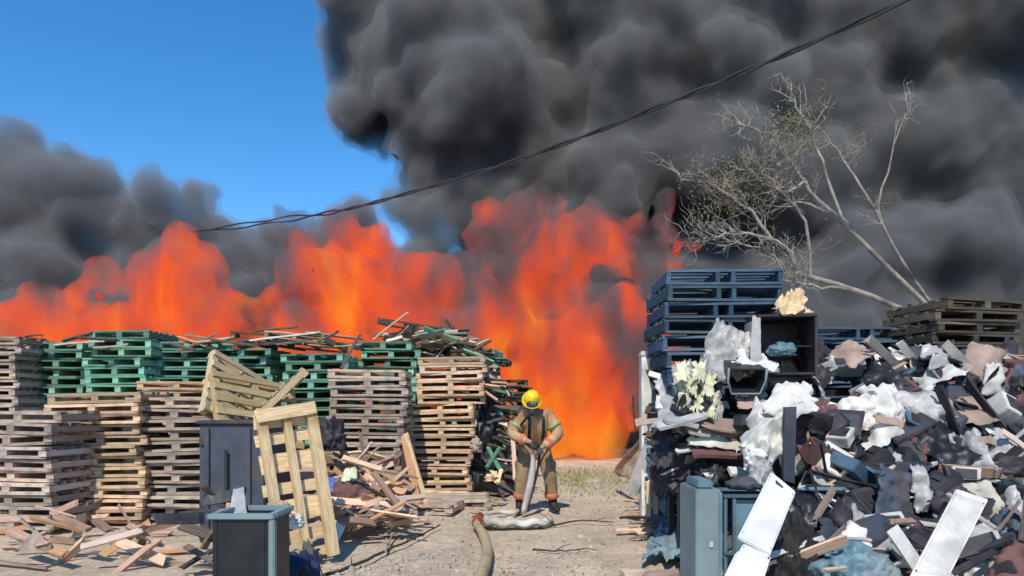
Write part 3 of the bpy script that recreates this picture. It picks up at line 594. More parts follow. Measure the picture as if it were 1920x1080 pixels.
branch([G(720, 1035, .03), G(738, 1000, .05), G(752, 978, .12)], .016, M['bark'], 'pale forked branch sticking up from the scrap edge', 2, 3)
branch([G(1040, 985, .02), G(1090, 976, .03), G(1150, 980, .02)], .015, M['dark'], 'thin dark twig lying across the track behind the hose', 3, 2)
branch([G(1000, 1030, .02), G(1050, 1034, .03), G(1096, 1030, .02)], .012, M['dark'], 'thin twig lying in the middle of the track', 4, 2)

# ------------------------------------------------------------------ hose
rt = empty('fire_hose', G(905, 1075), (0, 0, 0), 'charged tan fire hose curving over the dirt towards the firefighter', 'hose')
o0 = rt.location.copy(); hr = .062
pp = [G(870, 1260, hr), G(893, 1110, hr), G(909, 1060, hr), G(914, 1030, hr), G(906, 1003, hr), G(893, 982, hr*.9)]
tube('hose_jacket', [p-o0 for p in spline(pp, 8)], [hr*(1 if i < 34 else .9) for i in range(41)], 12, M['hose'], rt)
p = G(893, 981, .06)-o0; q = G(900, 968, .07)-o0
cpl = tube('coupling', [p, p.lerp(q, .5), q], [.066, .07, .06], 12, M['brass'], rt)
for dx, dz in ((-.08, .05), (.08, .06)): tube('coupling_lug', [p.lerp(q, .5), p.lerp(q, .5)+Vector((dx, 0, dz))], [.018, .014], 6, M['brass'], cpl)
pp = [G(902, 965, .06), G(935, 960, .05), G(960, 962, .04), G(975, 956, .05)]
tube('hose_tail', [x_-o0 for x_ in spline(pp, 6)], .035, 8, M['canvas'], rt)
# folded canvas loop on the ground
rt = empty('canvas_roll', G(972, 985), (0, 0, 0), 'pale flattened canvas hose loop lying at the firefighter feet', 'hose'); o0 = rt.location.copy()
pts = []; 
for i in range(25):
    a = math.pi*(1.02+.96*i/24); pts.append(Vector((.44*math.cos(a), .30*math.sin(a)+.12, .055+.02*math.sin(i*1.3))))
v = []; f = []
for i, p in enumerate(pts):
    wd = .10*(.35+.65*math.sin(math.pi*i/24)**.5); n_ = Vector((p.x*.5, p.y-.12, 0)).normalized()
    for (u, z) in ((-1, 0), (-.4, .055), (.5, .06), (1, .02), (.9, -.04), (-.9, -.04)): v.append(p+n_*u*wd+Vector((0, 0, z+.01*noise.noise(p*9+Vector((u*5, 0, 0))))))
for i in range(24):
    for k in range(6): f.append((i*6+k, i*6+(k+1) % 6, i*6+6+(k+1) % 6, i*6+6+k))
f += [tuple(range(6)), tuple(144+k for k in range(6))]
link('folded_jacket', mesh('folded_jacket', v, f, True), M['canvas'], rt)
tube('rope_edge', [p+Vector((p.x*.16, -.10, -.03)) for p in pts[1:-1]], .014, 6, M['dark'], rt)
lump('crumpled_fold', (-.12, .22, -.02), (.17, .12, .07), M['canvas'], sub=3, seed=3, amp=.5, parent=rt); lump('crumpled_fold', (.22, .16, -.02), (.13, .10, .06), M['canvas'], sub=3, seed=5, amp=.5, parent=rt)

# ------------------------------------------------------------------ firefighter
ff = empty('person', Vector(((1003-960)/F*10.67, 10.67, 0)), (0, 0, R(4)), 'firefighter in tan coat and yellow helmet bending over a pale hose', 'person'); ff.scale = (1.06, 1.06, 1.06)
# joints: x right, -y towards the viewer
jt = dict(pel=(0, 0, .95), wst=(-.01, -.07, 1.10), ch=(-.03, -.19, 1.29), nk=(-.05, -.32, 1.43), hd0=(-.07, -.40, 1.49), hd=(-.09, -.45, 1.59),
    sl=(-.22, -.24, 1.37), el=(-.37, -.30, 1.13), hl=(-.09, -.52, 1.03), sr=(.17, -.23, 1.38), er=(.32, -.27, 1.14), hr=(.02, -.52, .95),
    pl=(-.12, -.01, .88), kl=(-.20, -.09, .50), al=(-.22, .0, .11), tl=(-.25, -.14, .05), pr=(.12, -.01, .88), kr=(.22, -.07, .50), ar=(.26, .04, .11), tr=(.31, -.09, .05))
J = list(jt); 
def part(name, names, rad, edges, m, **k):
    return skin(name, [(*jt[n_], *rad[i]) if hasattr(rad[i], '__len__') else (*jt[n_], rad[i]) for i, n_ in enumerate(names)], [(names.index(a), names.index(b2)) for a, b2 in edges], M[m], ff, **k)
part('body', J, [(.14, .11), (.13, .10), (.15, .11), .06, .06, (.085, .10), .06, .05, .035, .06, .05, .035, .09, .065, .045, .045, .09, .065, .045, .045],
     [('pel', 'wst'), ('wst', 'ch'), ('ch', 'nk'), ('nk', 'hd0'), ('hd0', 'hd'), ('ch', 'sl'), ('sl', 'el'), ('el', 'hl'), ('ch', 'sr'), ('sr', 'er'), ('er', 'hr'), ('pel', 'pl'), ('pl', 'kl'), ('kl', 'al'), ('al', 'tl'), ('pel', 'pr'), ('pr', 'kr'), ('kr', 'ar'), ('ar', 'tr')], 'skin')
jt['hem'] = (0, -.01, .86); jt['cl'] = (-.15, -.48, 1.05); jt['crr'] = (.07, -.48, .97)
part('coat', ['hem', 'pel', 'wst', 'ch', 'nk', 'sl', 'el', 'cl', 'sr', 'er', 'crr'], [(.205, .16), (.205, .165), (.19, .16), (.215, .17), (.10, .10), (.115, .12), (.098, .10), (.062, .06), (.115, .12), (.098, .10), (.062, .06)],
     [('hem', 'pel'), ('pel', 'wst'), ('wst', 'ch'), ('ch', 'nk'), ('ch', 'sl'), ('sl', 'el'), ('el', 'cl'), ('ch', 'sr'), ('sr', 'er'), ('er', 'crr')], 'coat', root=3)
jt['cal'] = (-.215, -.01, .17); jt['car'] = (.25, .03, .17)
part('trousers', ['pel', 'pl', 'kl', 'cal', 'pr', 'kr', 'car'], [(.17, .14), (.13, .13), (.108, .105), (.088, .095), (.13, .13), (.108, .105), (.088, .095)],
     [('pel', 'pl'), ('pl', 'kl'), ('kl', 'cal'), ('pel', 'pr'), ('pr', 'kr'), ('kr', 'car')], 'trou')
coat_ = [c for c in ff.children if c.name.startswith('coat')][0]; trou_ = [c for c in ff.children if c.name.startswith('trousers')][0]
def ring(name, a, b_, t, r, h, m):
    a, b_ = Vector(a), Vector(b_); c = a.lerp(b_, t); d = (b_-a).normalized()
    tube(name, [c-d*h/2, c-d*h/2*.9, c+d*h/2*.9, c+d*h/2], [r*.96, r, r, r*.96], 16, M[m], trou_ if 'trouser' in name else coat_)
ring('trouser_band', jt['kl'], jt['cal'], .76, .103, .075, 'band'); ring('trouser_band', jt['kr'], jt['car'], .76, .103, .075, 'band')
ring('sleeve_band', jt['el'], jt['cl'], .72, .083, .05, 'band'); ring('sleeve_band', jt['er'], jt['crr'], .72, .083, .05, 'band')
ring('sleeve_band', jt['sl'], jt['el'], .5, .116, .05, 'lime'); ring('sleeve_band', jt['sr'], jt['er'], .5, .116, .05, 'lime')
bm = bmesh.new()
for n_, z0, rr in (('chest_band', 1.22, 0),): pass
bm.free()
def oval(name, c, rx, ry, h, m, rot=(0, 0, 0)):
    v = []; f = []; Rm = Euler(rot).to_matrix()
    for j, (z, s) in enumerate(((-h/2, .97), (-h/2*.8, 1), (h/2*.8, 1), (h/2, .97))):
        for k in range(24): t = k*math.pi/12; v.append(Vector(c)+Rm @ Vector((rx*s*math.cos(t), ry*s*math.sin(t), z)))
    for j in range(3):
        for k in range(24): f.append((j*24+k, j*24+(k+1) % 24, j*24+24+(k+1) % 24, j*24+24+k))
    f += [tuple(range(24))[::-1], tuple(72+k for k in range(24))]
    return link(name, mesh(name, v, f, True), M[m], ff)
oval('waist_belt', (0, -.03, 1.0), .212, .175, .07, 'black', (.25, 0, 0)); oval('hem_band', (0, -.01, .885), .212, .172, .05, 'band', (.1, 0, 0))
for sx, ax, ay in ((-1, -.20, -.06), (1, .20, -.05)): box('trouser_pocket', (ax+(.03*sx), ay, .66), (.12, .17, .19), M['trou'], trou_, rot=Euler((0, .1*sx, 0)), bev=.02)
for sx in (-.11, .09): tube('harness_strap', [(sx-.02, -.06, 1.44), (sx-.02, -.30, 1.47), (sx-.01, -.39, 1.35), (sx, -.30, 1.16), (sx, -.23, 1.04)], .022, 6, M['black'], ff)
tube('air_cylinder', [(-.02, .20, 1.02), (-.02, .19, 1.06), (-.03, .06, 1.44), (-.03, .03, 1.52), (-.03, .02, 1.55)], [.04, .08, .085, .06, .02], 14, M['tealg'], ff)
# gloves: palm and five bent fingers each, closed round the pole
def glove(c, side):
    c = Vector(c); bm_objs = []
    v = []; js = [(0, 0, 0, .034), (0, -.05, -.02, .036)]; ed = [(0, 1)]
    js = [(c.x, c.y, c.z, .034), (c.x+.01*side, c.y-.05, c.z-.02, .038)]
    for i in range(4):
        x = c.x+(-.033+.022*i); L = (.9, 1, .95, .75)[i]; k = len(js)
        js += [(x, c.y-.075*L, c.z-.03, .0125), (x+.012*side, c.y-.10*L, c.z-.065, .0115), (x+.02*side, c.y-.07, c.z-.095*L, .010)]; ed += [(1, k), (k, k+1), (k+1, k+2)]
    k = len(js); js += [(c.x+.045*side, c.y-.035, c.z-.03, .014), (c.x+.05*side, c.y-.06, c.z-.07, .012)]; ed += [(0, k), (k, k+1)]
    skin('glove', js, ed, M['glove'], ff, sub=1)
glove(jt['hl'], 1); glove(jt['hr'], -1)
for n_, t in (('al', 'tl'), ('ar', 'tr')):
    a, b_ = jt[n_], jt[t]; skin('boot', [(a[0], a[1]+.01, .26, .075, .08), (a[0], a[1]+.01, .10, .06, .07), (a[0], a[1]+.03, .045, .05, .045), (b_[0], b_[1], .045, .052, .045), (b_[0]+(b_[0]-a[0])*.3, b_[1]-.07, .04, .04, .035)], [(0, 1), (1, 2), (1, 3), (3, 4)], M['boot'], ff, sub=2)
# helmet: dome, brim longer at the back, ridges, front shield
v = []; f = []; prof = [(0, .150), (.04, .147), (.08, .130), (.11, .10), (.13, .06), (.138, .01), (.142, -.005), (.175, -.022), (.178, -.03), (.13, -.015)]
for j, (r_, z) in enumerate(prof):
    for k in range(28):
        t = 2*math.pi*k/28; ex = 1.28 if (r_ > .15 and math.sin(t) > .3) else 1
        v.append((r_*math.cos(t)*.93, r_*math.sin(t)*1.1*ex, z+(.006*abs(math.sin(t*4)) if .03 < r_ < .125 else 0)))
for j in range(len(prof)-1):
    for k in range(28): f.append((j*28+k, j*28+(k+1) % 28, j*28+28+(k+1) % 28, j*28+28+k))
hmt = Matrix.Translation((-.085, -.44, 1.625)) @ Euler((R(40), R(-4), 0)).to_matrix().to_4x4() @ Matrix.Scale(.88, 4)
hel = link('helmet', mesh('helmet', v, f, True), M['helmet'], ff, hmt)
h2 = box('helmet_shield', (0, 0, 0), (.075, .012, .09), M['lime'], ff, bev=.004); h2.parent = hel; h2.matrix_basis = Matrix.Translation((0, -.152, .045)) @ Euler((R(-14), 0, 0)).to_matrix().to_4x4()
# face with breathing mask
fm = Matrix.Translation((-.09, -.49, 1.545)) @ Euler((R(34), 0, 0)).to_matrix().to_4x4()
bm = bmesh.new(); bmesh.ops.create_icosphere(bm, subdivisions=3, radius=1)
for q in bm.verts: q.co = Vector((q.co.x*.088, q.co.y*.07-(.02 if q.co.z < -.2 else 0), q.co.z*.115))
mv_ = link('mask_visor', frombm('mask_visor', bm, True), M['visor'], ff, fm)
mk = tube('mask_regulator', [(0, -.05, -.05), (0, -.10, -.065), (0, -.125, -.07)], [.045, .042, .03], 12, M['black'], mv_)
tube('air_tube', spline([(-.09, -.57, 1.46), (-.18, -.50, 1.36), (-.24, -.32, 1.24), (-.18, -.05, 1.12)], 5), .018, 8, M['black'], ff)
for sx in (-1, 1):
    bm = bmesh.new(); bmesh.ops.create_icosphere(bm, subdivisions=2, radius=1, matrix=Matrix.Translation((-.09+.09*sx, -.42, 1.54)) @ Matrix.Diagonal((.014, .022, .034, 1))); link('ear', frombm('ear', bm, True), M['skin'], ff)
skin('nape_guard', [(-.07, -.34, 1.58, .105, .07), (-.06, -.29, 1.45, .12, .08)], [(0, 1)], M['coat'], ff, sub=2)
# pale flat hose held upright
rt = empty('flat_hose', G(985, 955), (0, 0, 0), 'pale flat hose length held upright by the firefighter, touching the ground', 'hose'); o0 = rt.location.copy()
a, b_ = P(1000, 838, 10.08), P(984, 952, 10.35); b_.z = .02; v = []; f = []
for i in range(13):
    t = i/12; p = a.lerp(b_, t)+Vector((.03*math.sin(t*4), .015*math.sin(t*9), 0)); wd = .022+.034*min(1, t*2.2)-.015*max(0, t-.7)*3
    for (u, y) in ((-1, 0), (-.3, -.03), (.6, -.012), (1, .012), (0, .03)): v.append(p+Vector((u*wd, y, 0))-o0)
for i in range(12):
    for k in range(5): f.append((i*5+k, i*5+(k+1) % 5, i*5+5+(k+1) % 5, i*5+5+k))
f += [tuple(range(5)), tuple(60+k for k in range(5))]
link('hose_fabric', mesh('hose_fabric', v, f, True), M['bag'], rt)
tube('hose_shadow', [p-o0 for p in spline([P(1012, 852, 10.2), P(1006, 890, 10.3), P(990, 950, 10.45)], 5)], .022, 6, M['char'], rt)  # dark tube that paints the hose's cast shadow along its right edge

# ------------------------------------------------------------------ overhead cable
rt = empty('overhead_cable', P(1488, 95, 12.0), (0, 0, 0), 'pair of twisted black overhead cables sagging across the yard', 'cable'); o0 = rt.location.copy()
key = [(2300, -330, 8.2), (1920, -105, 9.8), (1488, 95, 12.0), (1240, 198, 13.6), (1000, 290, 15.6), (800, 352, 18), (650, 393, 20.5), (545, 413, 23), (400, 432, 27), (200, 448, 32)]
c0 = spline([P(*k) for k in key], 16)
for s in (0, 1):
    pts = []
    for i, p in enumerate(c0):
        t = i/len(c0); loose = max(0, t-.62)*.85; ph = i*.55+s*math.pi
        pts.append(p-o0+Vector((0, .03*math.cos(ph), .032*math.sin(ph)+(loose if s else 0)*math.sin(min(1, (t-.62)/.3)*3.14 if t > .62 else 0)*.9)))
    tube('cable_strand', pts, .027, 6, M['wire'], rt)

# ------------------------------------------------------------------ bare tree
tr = random.Random(17)
tree = empty('bare_tree', (P(1830, 0, 13.5).x, 13.5, 0), (0, 0, 0), 'bare pale tree with a tangle of twigs leaning over the blue pallets', 'tree'); o0 = tree.location.copy()
segs = []
def grow(a, b_, r0, r1, lvl, wob=.06, n=7):
    a, b_ = Vector(a), Vector(b_); L = (b_-a).length; pts = [a]
    s1 = Vector([tr.gauss(0, wob) for _ in range(3)])*L
    for i in range(1, n+1):
        t = i/n; pts.append(a.lerp(b_, t)+s1*math.sin(t*3.14)+Vector([tr.gauss(0, .018) for _ in range(3)])*L)
    pts[-1] = b_+Vector([tr.gauss(0, .01) for _ in range(3)])
    segs.append((pts, [r0+(r1-r0)*i/n for i in range(n+1)], lvl)); return pts
def twigs(pts, lvl, cnt, ln, r0):
    for i in range(cnt):
        k = tr.randrange(1, len(pts)); p = pts[k]; d = (pts[k]-pts[k-1]).normalized()
        v_ = (d*.7+Vector([tr.gauss(0, .75) for _ in range(3)])+Vector((-.12, 0, .25))).normalized()*ln*tr.uniform(.5, 1.2)
        q = grow(p, p+v_, r0, r0*.3, lvl, .1, 5)
        if lvl < 4: twigs(q, lvl+1, 3 if lvl < 3 else 2, ln*.55, r0*.55)
T = lambda px, py, Y=13.0: P(px, py, Y)
base = Vector((o0.x, o0.y, 0)); fork = T(1770, 600, 13.4)
grow(base, fork, .22, .17, 0, .03)
limbs = [[(1770, 600), (1520, 520), (1488, 490), (1430, 430), (1400, 390), (1340, 350), (1280, 335)], [(1770, 600), (1560, 400), (1500, 330), (1470, 290), (1430, 250), (1388, 232)],
         [(1500, 470), (1440, 445), (1370, 438), (1330, 448), (1296, 452)], [(1570, 440), (1540, 300), (1500, 210), (1484, 180)], [(1770, 600), (1650, 420), (1670, 300), (1700, 200)],
         [(1660, 420), (1600, 330), (1570, 280), (1530, 230)], [(1540, 470), (1500, 400), (1460, 350), (1452, 300)], [(1620, 520), (1540, 540), (1480, 520), (1440, 470), (1380, 455)],
         [(1560, 420), (1500, 380), (1440, 400), (1400, 395), (1360, 380)], [(1510, 340), (1470, 360), (1440, 330), (1400, 320)]]
for i, L_ in enumerate(limbs):
    n = len(L_); r0 = (.06, .052, .034, .036, .036, .030, .034, .034, .030, .028)[i]; Y0 = 13.4+(0, .5, -.5, .8, .3, .6, 0, -.4, .4, -.2)[i]
    sp = spline([T(x, y, 13.4+(Y0-13.4)*k/(n-1)) for k, (x, y) in enumerate(L_)], 4)
    if L_[0] != (1770, 600):
        near = min((q for g in segs if g[2] == 1 for q in g[0][1:-1]), key=lambda q: (q-sp[0]).length); sp = spline([near, near.lerp(sp[2], .5)]+sp[3:], 1)
    sp = [p+Vector([tr.gauss(0, .02) for _ in range(3)]) for p in sp]; m_ = len(sp)
    segs.append((sp, [r0*(1-.82*k/(m_-1)) for k in range(m_)], 1)); twigs(sp[3:], 2, (30, 26, 16, 16, 7, 7, 22, 20, 20, 20)[i], .62, .014)
def build_tubes(name, level_ok, parent, m):
    bm_v = []; bm_f = []
    for pts, rad, lvl in segs:
        if not level_ok(lvl): continue
        sides = 8 if lvl <= 1 else 4; me = None; n = len(pts); prev = None; base_i = len(bm_v)
        for i, p in enumerate(pts):
            t = (pts[min(i+1, n-1)]-pts[max(i-1, 0)]).normalized(); a = (t.cross(Vector((0, 0, 1))) if prev is None else (prev-t*prev.dot(t))); a = a.normalized() if a.length > 1e-5 else Vector((1, 0, 0)); b2 = t.cross(a); prev = a
            for k in range(sides):
                th = 2*math.pi*k/sides; bm_v.append(p-o0+(a*math.cos(th)+b2*math.sin(th))*rad[i])
        for i in range(n-1):
            for k in range(sides): bm_f.append((base_i+i*sides+k, base_i+i*sides+(k+1) % sides, base_i+(i+1)*sides+(k+1) % sides, base_i+(i+1)*sides+k))
    return link(name, mesh(name, bm_v, bm_f, True), m, parent)
trunk = build_tubes('trunk', lambda l: l == 0, tree, M['bark'])
for s in list(segs):
    if s[2] == 1:
        keep = segs; segs = [s]; build_tubes('limb', lambda l: True, tree, M['bark']); segs = keep
o = build_tubes('twigs', lambda l: l >= 2, tree, M['bark']); o['kind'] = 'stuff'
bm = bmesh.new()
tips = [s[0][-1] for s in segs if s[2] >= 3]
for c in tips:
    px = 960+c.x/c.y*F; py = HOR-(c.z-EYE)/c.y*F
    want = .42 if (1300 < px < 1420 and 290 < py < 400) or (px > 1440 and 200 < py < 300) else .03
    for k in range(10):
        if tr.random() > want: continue
        p = c-o0+Vector([tr.gauss(0, .09) for _ in range(3)]); s = tr.uniform(.015, .035); e = Euler([tr.uniform(0, 6.28) for _ in range(3)]).to_matrix()
        vs = [bm.verts.new(p+e @ Vector(q)*s) for q in ((-1, 0, 0), (0, -.45, .1), (1, 0, 0), (0, .45, .1))]; bm.faces.new(vs)
o = link('crown', frombm('crown', bm), M['leaf'], tree); o['kind'] = 'stuff'; o['label'] = 'sparse olive leaves and seed tufts among the twigs'

# ------------------------------------------------------------------ right heap
BG = 'blue pallets in the tall stack'
stack('blue', 1357, 8.25, 503, .197, 'the tall blue stack above the scrap', 'blue painted', BG, yaw=0, seed=51, jit=.014, tilt=.004)
# dark rubble mound that everything lies on
bm = bmesh.new(); nxx, nyy = 60, 40
grid = [[bm.verts.new(((1.55+i*.11), 5.3+j*.16, 0)) for i in range(nxx)] for j in range(nyy)]
for j in range(nyy):
    for i in range(nxx):
        q = grid[j][i]; x, y = q.co.x, q.co.y; e = min(1, i/6)*min(1, (nxx-1-i)/6)*min(1, j/8)*min(1, (nyy-1-j)/6)
        lim = x-(1.9+.02*(y-7)+max(0, 6.9-y)*.7); k = max(0, min(1, lim/1.0))*min(1, .35+(y-5.3)*.45)
        q.co.z = -.05+e*k*(.85+.25*noise.noise(Vector((x*1.3, y*1.3, 0)))+.18*noise.noise(Vector((x*4, y*4, 5)))+.1*noise.noise(Vector((x*9, y*9, 5))))
for j in range(nyy-1):
    for i in range(nxx-1): bm.faces.new((grid[j][i], grid[j][i+1], grid[j+1][i+1], grid[j+1][i]))
tag(link('rubble', frombm('rubble', bm), mat('dark_rubble', (.085, .07, .062), rough=.9, scale=6, var=.7, bump=.8, rv=0, stain=(.2, .17, .14))), 'dark rubble mound underneath the right scrap heap', kind='stuff')
# white cabinet, tattered
rt = empty('white_cabinet', (P(1228, 0, 9.3).x, 9.5, 0), (0, 0, R(-4)), 'narrow white metal cabinet standing beside the flames', 'cabinet')
cbox('body', -.155, .155, -.15, .15, .05, 2.30, M['offwhite'], rt, .01); cbox('top_rim', -.165, .165, -.16, .16, 2.302, 2.37, M['white'], rt, .01)
cbox('door_seam', -.13, .13, -.158, -.152, 1.2, 2.2, M['offwhite'], rt, .002); cbox('base', -.14, .14, -.14, .14, 0, .048, M['char'], rt, .004)
board(P(1250, 755, 8.9), P(1186, 922, 9.6), .17, .03, 'offwhite', 'pale board leaning steeply at the edge of the right heap', 'boards', 901, roll=1.1, name='leaning_board')
board(P(1238, 790, 9.3), P(1158, 880, 13), .10, .05, 'brown', 'brown pole sloping towards the fire at the heap edge', 'boards', 902, name='leaning_board')
board(P(1215, 690, 8.8), P(1262, 800, 8.6), .08, .03, 'char', 'dark strut slanting across the white cabinet', 'boards', 903, roll=1, name='leaning_board')
board(P(1218, 700, 8.7), P(1275, 716, 8.4), .07, .03, 'offwhite', 'pale strut lying level in front of the white cabinet', 'boards', 904, roll=1, name='leaning_board')
for i, (x0, y0, x1, y1) in enumerate([(1188, 742, 1192, 812), (1197, 736, 1200, 800), (1184, 770, 1204, 752)]):
    board(P(x0, y0, 12), P(x1, y1, 12), .03, .03, 'dark', ['thin charred stick standing against the flames', 'thin charred stick nearest the white cabinet', 'charred stick slanting across two others'][i], 'charred sticks', 910+i, name='charred_stick', cat='stick')
# grey triangular sheet, crumpled plastic, foam
tag(sheet('grey_sheet', [P(1222, 712, 8.6), P(1276, 700, 8.4), P(1268, 742, 8.2), P(1258, 790, 8.2)], M['tarp'], n=16, amp=.04, freq=5, seed=3), 'grey torn sheet draped below the blue pallets', 'sheet')
tag(sheet('plastic_sheet', [P(1296, 730, 7.2), P(1412, 712, 7.2), P(1412, 628, 7.6), P(1338, 608, 7.6)], M['tarp'], n=40, amp=.10, freq=3.2, ragged=.13, seed=5), 'crumpled translucent grey plastic peak in front of the blue pallets', 'sheet')
tag(sheet('plastic_sheet', [P(1300, 800, 7.2), P(1350, 800, 7.2), P(1352, 690, 7.5), P(1310, 680, 7.5)], M['tarp'], n=30, amp=.13, freq=4, ragged=.3, seed=6), 'grey plastic fold hanging beneath the plastic peak', 'sheet')
tag(sheet('plastic_sheet', [P(1380, 690, 7.1), P(1455, 700, 7.0), P(1452, 680, 7.2), P(1384, 655, 7.3)], M['bag'], n=24, amp=.06, freq=5, ragged=.3, seed=7), 'pale plastic flap reaching over the black tub', 'sheet')
for i, (px, py, s) in enumerate([(1278, 700, .10), (1296, 722, .13), (1310, 700, .15), (1328, 724, .15), (1306, 752, .13), (1330, 762, .12), (1284, 742, .09)]):
    tag(sheet('foam_scrap', [P(px-14, py+20, 7.05), P(px+10, py+24, 7.0), P(px+15, py-16, 7.15), P(px-10, py-18, 7.2)], M['yel'], n=18, amp=.07, freq=5, ragged=.3, thick=.015, seed=20+i), ['pale yellow foam scrap, farthest to the side of the white cabinet', 'pale yellow foam scrap in the middle of the foam cluster', 'pale yellow foam scrap, topmost of the cluster', 'pale yellow foam scrap tucked under the grey plastic peak', 'pale yellow foam scrap low in the cluster centre', 'pale yellow foam scrap, lowest by the hanging plastic fold', 'small yellow foam scrap near the black equipment box'][i], 'foam', 'yellow foam scraps')
# black tub with grey lip
rt = empty('black_tub', P(1396, 742, 7.0), (R(20), 0, R(-4)), 'open black tub with grey lip lying under the plastic flap', 'tub')
bm = bmesh.new()
def loopbox(bm, prof, n=4):
    rows = [[bm.verts.new((sx*w_, y, z0+sz*h_)) for (sx, sz) in ((-1, 0), (-.75, -1), (.75, -1), (1, 0), (1, 1), (-1, 1))] for (w_, h_, y, z0) in prof]
    for a_, b2 in zip(rows, rows[1:]):
        for k in range(6): bm.faces.new((a_[k], a_[(k+1) % 6], b2[(k+1) % 6], b2[k]))
    return rows
rows = loopbox(bm, [(.18, .13, -.02, .16), (.165, .115, -.02, .16), (.13, .09, .34, .16), (.15, .11, .36, .16), (.18, .13, -.02, .16)]); bm.faces.new(rows[2])
link('tub_body', frombm('tub_body', bm), M['black'], rt)
tube('tub_lip', [(-.185, -.03, .30), (-.185, -.03, .16), (-.14, -.03, .03), (.14, -.03, .03), (.185, -.03, .16), (.185, -.03, .30)], .012, 6, M['tealg'], rt)
# dark cabinet lying open with tan rag on it
rt = empty('dark_cabinet', P(1520, 688, 7.4), (0, 0, R(-6)), 'black box cabinet lying open on the heap beside blue pallets', 'cabinet')
cbox('top_panel', -.62, -.02, -.3, .3, .50, .53, M['char'], rt); cbox('side_panel', -.62, -.59, -.302, .3, -.10, .498, M['tarp'], rt); cbox('side_panel', -.05, -.02, -.302, .3, -.1, .498, M['char'], rt)
cbox('back_panel', -.588, -.052, .27, .298, -.1, .498, M['black'], rt); cbox('bottom_panel', -.588, -.052, -.3, .268, -.1, -.07, M['char'], rt); cbox('shelf', -.3, -.055, -.25, .268, .19, .21, M['black'], rt)
tag(sheet('grey_flap', [P(1404, 700, 7.15), P(1428, 700, 7.15), P(1424, 596, 7.2), P(1410, 592, 7.2)], M['tarp'], n=12, amp=.02, freq=4, ragged=.1, seed=9), 'narrow pale grey panel hanging at the cabinet edge', 'panel')
tag(lump('teal_sack', P(1466, 668, 7.2), (.16, .14, .10), M['teal'], seed=31, amp=.4), 'teal sack lying inside the open black cabinet', 'sack')
tag(sheet('tan_rag', [P(1448, 592, 7.15), P(1520, 590, 7.15), P(1500, 548, 7.4), P(1462, 556, 7.4)], M['yellow'], n=22, amp=.07, freq=5, ragged=.3, seed=32), 'crumpled tan rag on top of the black cabinet', 'rag')
# white bags
tag(sheet('white_bag', [P(1378, 862, 6.5), P(1478, 878, 6.4), P(1484, 778, 6.7), P(1412, 762, 6.8)], M['bag'], n=44, amp=.10, freq=3.2, ragged=.22, thick=.012, seed=41, bulge=.22), 'big crumpled white sack bulging over the dark workbench end', 'bag')
tag(sheet('white_bag', [P(1424, 782, 6.45), P(1530, 778, 6.4), P(1520, 726, 6.8), P(1456, 728, 6.8)], M['bag'], n=36, amp=.05, freq=2.6, ragged=.15, thick=.012, seed=42, bulge=.12), 'smooth white cloth draped above the crumpled sack', 'bag')
tag(sheet('white_bag', [P(1392, 880, 6.35), P(1432, 892, 6.3), P(1440, 842, 6.4), P(1404, 836, 6.4)], M['bag'], n=24, amp=.06, freq=4, ragged=.25, thick=.012, seed=45, bulge=.08), 'small pale greenish sack corner hanging under the big crumpled sack', 'bag')
tag(sheet('white_bag', [P(1600, 800, 6.9), P(1690, 810, 6.8), P(1680, 740, 7.2), P(1610, 735, 7.2)], M['bag'], n=36, amp=.09, freq=3, ragged=.25, thick=.012, seed=43, bulge=.2), 'white sack lying beyond the dark cabinet', 'bag')
tag(sheet('plastic_sheet', [P(1404, 925, 6.2), P(1450, 915, 6.2), P(1448, 868, 6.3), P(1402, 872, 6.3)], M['tarp'], n=20, amp=.08, freq=5, ragged=.3, seed=11), 'torn grey plastic hanging below the crumpled white sack', 'sheet')
# workbench
rt = empty('workbench', P(1330, 0, 7.5)*Vector((1, 1, 0)), (0, 0, R(-3)), 'dark steel workbench buried under boards with one thin leg showing', 'workbench')
zt = EYE-(832-HOR)/F*7.2
cbox('bench_top', -.48, .75, -.3, .35, zt-.05, zt, M['char'], rt); cbox('drawer_body', -.42, .72, -.26, .32, zt-.52, zt-.053, M['char'], rt)
for x, y in ((-.36, -.27), (-.36, .27), (.66, -.27), (.66, .27)): cbox('leg', x-.03, x+.03, y-.03, y+.03, 0, zt-.523, M['black'], rt)
tube('leg_brace', [(-.36, -.27, .34), (-.02, -.27, .38)], .018, 6, M['bluesteel'], rt); tube('leg_brace', [(-.36, -.27, .08), (-.66, -.30, .22)], .018, 6, M['bluesteel'], rt)
# layered boards on the bench
r = random.Random(61)
LB = [(1272, 828, 1340, 820, .2, 'black'), (1300, 812, 1392, 824, .2, 'maroon'), (1286, 790, 1396, 800, .25, 'card'), (1268, 845, 1302, 838, .1, 'white'), (1330, 838, 1362, 842, .08, 'offwhite'), (1310, 826, 1345, 818, .06, 'offwhite'),
      (1300, 846, 1398, 846, .3, 'maroon'), (1292, 806, 1330, 812, .12, 'offwhite'), (1235, 800, 1320, 776, .16, 'tarp'), (1246, 786, 1310, 800, .12, 'tarp'), (1318, 800, 1372, 806, .1, 'card'), (1325, 892, 1346, 888, .06, 'white'), (1372, 884, 1400, 888, .12, 'offwhite')]
nm = ['black', 'maroon upper', 'brown cardboard', 'white', 'small off-white', 'thin off-white', 'wide maroon', 'short dirty white', 'long grey', 'short grey', 'small brown', 'tiny white', 'ragged off-white']
for i, (x0, y0, x1, y1, W, m_) in enumerate(LB):
    board(P(x0, y0, 7.1-.02*i), P(x1, y1, 7.1-.02*i), W, .035 if W > .1 else .02, m_, f'{nm[i]} flat board lying in the layered scrap on the workbench', 'boards on the workbench', 930+i, roll=r.uniform(.15, .6))
